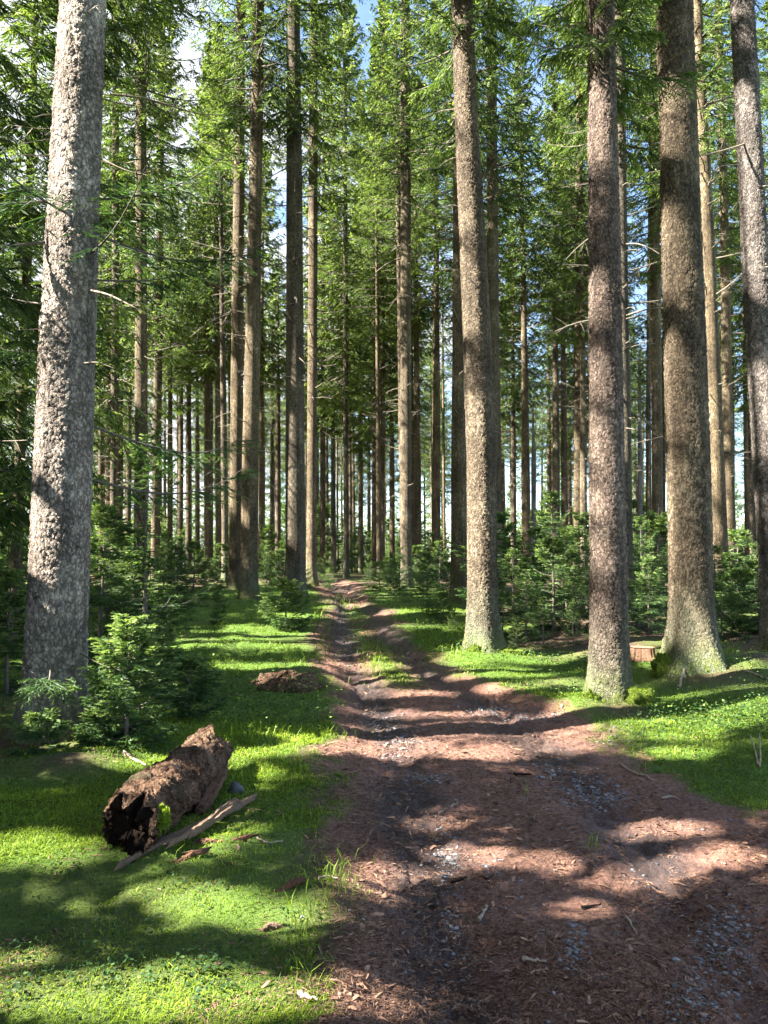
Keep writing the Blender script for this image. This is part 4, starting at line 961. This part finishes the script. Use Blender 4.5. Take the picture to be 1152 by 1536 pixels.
def plank(label, p0, p1, w, h, seed, mate='slab', lift=.02, z1=0.0, name='split_wood_piece', cat='wood piece'):
    x0, y0 = px2g(*p0); x1, y1 = px2g(*p1); z0 = tz(x0, y0)+lift; zz1 = tz(x1, y1)+lift+z1
    K = 70; t = np.linspace(0, 1, K); d = np.array([x1-x0, y1-y0, zz1-z0]); L = np.linalg.norm(d); d = d/L
    s = nrm(np.cross(d, [0, 0, 1.])); u = np.cross(s, d)
    wv = w*(1+.25*vnoise(t*6, seed, 0, 3))*(1-.6*sstep(.8, 1, t))*(1-.35*sstep(.12, 0, t)); hv = h*(1+.25*vnoise(t*5, seed, 3, 4))
    prof_ = np.array([(-.5, 0), (-.46, .7), (-.2, 1.), (.15, .86), (.42, .95), (.5, .3), (.35, -.2), (-.2, -.25)]); S = len(prof_)
    cen = d*(L*t)[:, None]+u*(.012*np.sin(t*4+seed))[:, None]
    V = cen[:, None]+s*(wv[:, None]*(prof_[None, :, 0]+.10*vnoise(t[:, None]*26, prof_[None, :, 0]*9, seed, 6)))[..., None]+u*(hv[:, None]*(prof_[None, :, 1]+.12*vnoise(t[:, None]*14, prof_[None, :, 0]*7, seed, 7)))[..., None]
    V[0] += d*(.03*r_.normal(size=(S, 1))); V[-1] += d*(.06*r_.normal(size=(S, 1)))
    idx = np.arange(K*S).reshape(K, S); mb = MB()
    f = np.stack([idx[:-1], np.roll(idx, -1, 1)[:-1], np.roll(idx, -1, 1)[1:], idx[1:]], -1).reshape(-1, 4)
    mb.add(V.reshape(-1, 3), f, 0, False, tint=.5); mb.add(V[[0, -1]].reshape(-1, 3), np.arange(2*S).reshape(2, S), 0, False, tint=.3)
    return tag(link(name, mb.mesh(name, [M[mate]]), None, (x0, y0, z0)), label, cat)
plank('longest pale split piece of wood lying in front of the rotten log', (180, 1303), (380, 1216), .055, .03, 1, lift=.01, z1=.07)
plank('shorter split piece of wood leaning between the log and the longest piece', (285, 1268), (352, 1226), .05, .04, 2, lift=.03, z1=.05)
plank('narrow splinter lying across the two split pieces', (250, 1290), (330, 1240), .022, .02, 9, lift=.06, z1=.02)
plank('brown broken slab lying against the right side of the log', (300, 1225), (338, 1165), .09, .05, 11, 'rotwood', lift=.02, z1=.02)
plank('dark stick lying flat on the moss right of the split pieces', (300, 1268), (372, 1262), .035, .03, 3, 'rotwood', .0)
plank('reddish bark flake lying in the moss below the split pieces', (262, 1292), (292, 1288), .06, .02, 4, 'rotwood', .0, name='bark_flake', cat='bark flake')
plank('small reddish bark flake lying in the moss near the track edge', (422, 1334), (458, 1328), .05, .018, 5, 'rotwood', .004, name='bark_flake', cat='bark flake')
plank('tan bark flake lying in the sunlit moss', (393, 1394), (422, 1390), .03, .012, 6, 'slab', .004, name='bark_flake', cat='bark flake')
def stone(px, py, rad, label, seed, tint=.5):
    x, y = px2g(px, py); me, _ = lump('stone', None, None, rad, M['stone'], seed, .35, 1.6, 20, tint)
    return tag(link('stone', me, None, (x, y, tz(x, y)+rad[2]*.35)), label, 'stone')
stone(352, 1192, (.06, .03, .06), 'grey green upright stone behind the split wood pieces', 1, .0)
stone(1016, 1444, (.020, .017, .010), 'pale flat pebble apart from the gravel at lower right', 2, .95)
stone(680, 1433, (.010, .009, .008), 'small white pebble in the dark mud of the track', 3, 1.)
stone(895, 1196, (.04, .03, .014), 'largest blue grey stone in the gravel patch near the moss edge', 4, .6)
# stumps
def stump(px, py, rx, h, label, seed, sawn):
    x, y = px2g(px, py); z = tz(x, y); root = thing('tree_stump', label, 'stump', (x, y, z))
    seg = 72; th = np.arange(seg)/seg*2*PI; zz = np.linspace(-.1, h, 14)
    lob = 1+.18*vnoise(np.cos(th)*2, np.sin(th)*2, seed, 2)+.08*np.cos(5*th+seed)
    rr = rx*(1+(.5 if not sawn else .25)*np.exp(-np.clip(zz, 0, 9)/(.35*h)))[:, None]*lob[None]
    top = (1+.0*th) if sawn else .66+.34*vnoise(np.cos(th)*2.2, np.sin(th)*2.2, seed, 8)+.05*r_.normal(size=seg)
    Z = np.where(zz[:, None] > 0, zz[:, None]*top[None], zz[:, None])
    rr = rr*(1+.06*vnoise(th[None]*14, zz[:, None]*2, seed, 5))
    V = np.stack([rr*np.cos(th), rr*np.sin(th), Z], -1); idx = np.arange(14*seg).reshape(14, seg)
    f = np.stack([idx[:-1], np.roll(idx, -1, 1)[:-1], np.roll(idx, -1, 1)[1:], idx[1:]], -1).reshape(-1, 4)
    mb = MB(); mb.add(V.reshape(-1, 3), f, 0, not sawn, tint=(np.repeat(np.linspace(.8, 1.0, 14), seg) if not sawn else np.repeat(np.linspace(.35, .75, 14), seg)+.15*r_.normal(size=14*seg)))
    if not sawn:
        W = [V[-1]]
        for q in (.8, .55, .3, .05):
            c = V[-1]*np.array([q, q, 0]); hh = h*(.75+.25*q*0+.30*fbm(c[:, 0]*11, c[:, 1]*11, seed, 4, 3)+.10*r_.normal(size=seg))
            W.append(np.concatenate([c[:, :2], np.clip(hh, .02, None)[:, None]], 1))
        W = np.stack(W); ii = np.arange(5*seg).reshape(5, seg)
        mb.add(W.reshape(-1, 3), np.stack([ii[:-1], np.roll(ii, -1, 1)[:-1], np.roll(ii, -1, 1)[1:], ii[1:]], -1).reshape(-1, 4), 0, False, tint=np.clip(np.repeat([1, .8, .6, .75, .8], seg)+.15*r_.normal(size=5*seg), 0, 1))
    link('stump_body', mb.mesh('stump_body', [M['log'] if not sawn else M['redwood']]), root)
    if sawn:
        mb = MB(); rs = np.array([1, .75, .5, .25, .02]); W = np.stack([np.concatenate([V[-1][:, :2]*q, np.full((seg, 1), h+.004+.006*q)], 1) for q in rs])
        ii = np.arange(5*seg).reshape(5, seg); mb.add(W.reshape(-1, 3), np.stack([ii[:-1], np.roll(ii, -1, 1)[:-1], np.roll(ii, -1, 1)[1:], ii[1:]], -1).reshape(-1, 4), 0, True, tint=.8)
        link('cut_face', mb.mesh('cut_face', [M['redwood']]), root)
M['redwood'] = plain_mat('cut_spruce_wood', (.07, .034, .022), (.22, .125, .08), 18, .9, .5, 'tint')
M['redrot'] = plain_mat('crumbling_red_wood', (.035, .014, .009), (.27, .13, .075), 20, .95, .8, 'tint')
_rw = M['rotwood']; M['rotwood'] = M['redrot']
stump(432, 1024, .33, .13, 'low crumbling reddish stump in the grass left of the track', 4, False)
M['rotwood'] = _rw
stump(962, 988, .17, .15, 'small sawn reddish stump between the two big right trunks', 6, True)
# sticks
def stick(label, pts, r, mate='stick', lift=.012):
    xy = [px2g(*p[:2]) for p in pts]; P = np.array([(x, y, tz(x, y)+lift+(p[2] if len(p) > 2 else 0)) for (x, y), p in zip(xy, pts)])
    k = np.linspace(0, len(P)-1, 12); P = np.stack([np.interp(k, np.arange(len(P)), P[:, i]) for i in range(3)], -1)
    P[1:-1] = (P[:-2]+2*P[1:-1]+P[2:])/4; P += r_.normal(size=P.shape)*r*.25
    o = P[0].copy(); mb = MB(); tubes(mb, (P-o)[None], (r*(1-.5*np.linspace(0, 1, 12))*(1+.15*r_.normal(size=12)))[None], 7, 0, True)
    return tag(link('fallen_stick', mb.mesh('fallen_stick', [M[mate]]), None, o), label, 'stick')
stick('curved pale stick lying on the track near the moss edge', [(932, 1150), (950, 1162), (968, 1166), (980, 1174)], .010)
stick('short pale stick lying on the middle of the track', [(658, 1220), (688, 1210)], .010)
stick('thick short pale stick lying low on the track', [(785, 1442), (818, 1447)], .009)
stick('thin pale stick in the litter pointing towards the viewer', [(940, 1385), (957, 1408)], .006)
stick('dark short stick across the upper track', [(770, 1163), (798, 1166)], .012, 'rotwood')
stick('dark stick lying in the middle shade of the track', [(872, 1366), (902, 1362)], .007, 'rotwood')
stick('reddish broken stick at the shaded left of the track', [(672, 1328), (700, 1324)], .014, 'rotwood')
stick('long thin stick lying left to right across the moss under the pale trunk', [(0, 1206), (40, 1204), (105, 1206)], .007, 'rotwood')
stick('pale broken branch lying on the mossy hump behind the log', [(186, 1131), (200, 1140), (218, 1152)], .014)
stick('pale stick leaning against the foot of the thickest trunk', [(1020, 1032), (1028, 1010, .08), (1030, 1004, .16)], .016)
stick('pale stick lying on the litter right of the thickest trunk', [(1120, 1008), (1152, 1020)], .016)
stick('whitish forked twig standing up at the right edge', [(1138, 1150), (1132, 1136, .06), (1126, 1128, .12)], .008)
stick('whitish upright twig beside the forked twig at the right edge', [(1140, 1152), (1141, 1136, .06), (1140, 1126, .12)], .007)
stick('tan stick lying among grass blades at the track edge', [(478, 1324), (492, 1316), (506, 1322)], .007)
stick('short tan stick in the lit litter at lower left of the track', [(448, 1497), (476, 1507)], .010)
stick('thin stick in the moss right of the log', [(385, 1258), (402, 1266), (424, 1262)], .006)
stick('pair-bent stick at the right edge of the track', [(992, 1202), (1010, 1200), (1020, 1204)], .008)
stick('tan stick lying in the reddish litter at the shaded left', [(718, 1388), (726, 1372), (732, 1362)], .010)

# ------------------------------------------------------------------ light, sky, camera
w = bpy.data.worlds.new('World'); sc.world = w; w.use_nodes = True; nt = w.node_tree; nt.nodes.clear()
def WN(t, **k):
    n = nt.nodes.new('ShaderNode'+t)
    for a, b in k.items():
        if a.startswith('i_'): n.inputs[a[2:].replace('_', ' ')].default_value = b
        else: setattr(n, a, b)
    return n
sky = WN('TexSky', sky_type='NISHITA', sun_disc=False, sun_elevation=SUN_E, sun_rotation=math.atan2(SUN[0], SUN[1]), altitude=500, air_density=1.0, dust_density=.6, ozone_density=1.5)
tc = WN('TexCoord'); mp = WN('Mapping'); mp.inputs['Scale'].default_value = (1, 1, 2.2); nt.links.new(tc.outputs['Generated'], mp.inputs[0])
nz = WN('TexNoise', i_Scale=2.6, i_Detail=7.0, i_Roughness=.6); nt.links.new(mp.outputs[0], nz.inputs['Vector'])
sx = WN('SeparateXYZ'); nt.links.new(tc.outputs['Generated'], sx.inputs[0])
ad = WN('Math', operation='MULTIPLY_ADD'); nt.links.new(sx.outputs[0], ad.inputs[0]); ad.inputs[1].default_value = -.55; nt.links.new(nz.outputs['Fac'], ad.inputs[2])
mr = WN('MapRange', interpolation_type='SMOOTHSTEP'); nt.links.new(ad.outputs[0], mr.inputs['Value']); mr.inputs['From Min'].default_value = .42; mr.inputs['From Max'].default_value = .62
mx = WN('Mix', data_type='RGBA'); nt.links.new(mr.outputs[0], mx.inputs[0]); nt.links.new(sky.outputs[0], mx.inputs[6]); mx.inputs[7].default_value = (3.2, 3.3, 3.6, 1)
bg = WN('Background', i_Strength=.053); nt.links.new(mx.outputs[2], bg.inputs[0]); wo = WN('OutputWorld'); nt.links.new(bg.outputs[0], wo.inputs[0])
sl = bpy.data.lights.new('sun', 'SUN'); sl.energy = 5.0; sl.angle = math.radians(.5); sl.color = (1, .94, .84)
so = bpy.data.objects.new('sun', sl); COL.objects.link(so); so.rotation_euler = Vector(-SUN).to_track_quat('-Z', 'Y').to_euler()
cam = bpy.data.cameras.new('camera'); cam.sensor_fit = 'VERTICAL'; cam.sensor_height = 36; cam.lens = F/1536*36; cam.clip_start = .05; cam.clip_end = 2000
co = bpy.data.objects.new('camera', cam); COL.objects.link(co); co.location = (0, 0, CZ); co.rotation_euler = (PI/2+TH, 0, 0)
sc.camera = co
vs = sc.view_settings; vs.view_transform = 'Standard'; vs.look = 'None'; vs.exposure = 3.25; vs.gamma = 1.0
sc.render.engine = 'CYCLES'
cy = sc.cycles; cy.max_bounces = 5; cy.diffuse_bounces = 3; cy.glossy_bounces = 2; cy.transmission_bounces = 3; cy.transparent_max_bounces = 4
cy.use_denoising = True; cy.denoiser = 'OPENIMAGEDENOISE'; cy.denoising_input_passes = 'RGB_ALBEDO_NORMAL'; cy.caustics_reflective = False; cy.caustics_refractive = False
cy.sample_clamp_indirect = 8; cy.use_adaptive_sampling = True; cy.adaptive_threshold = .025
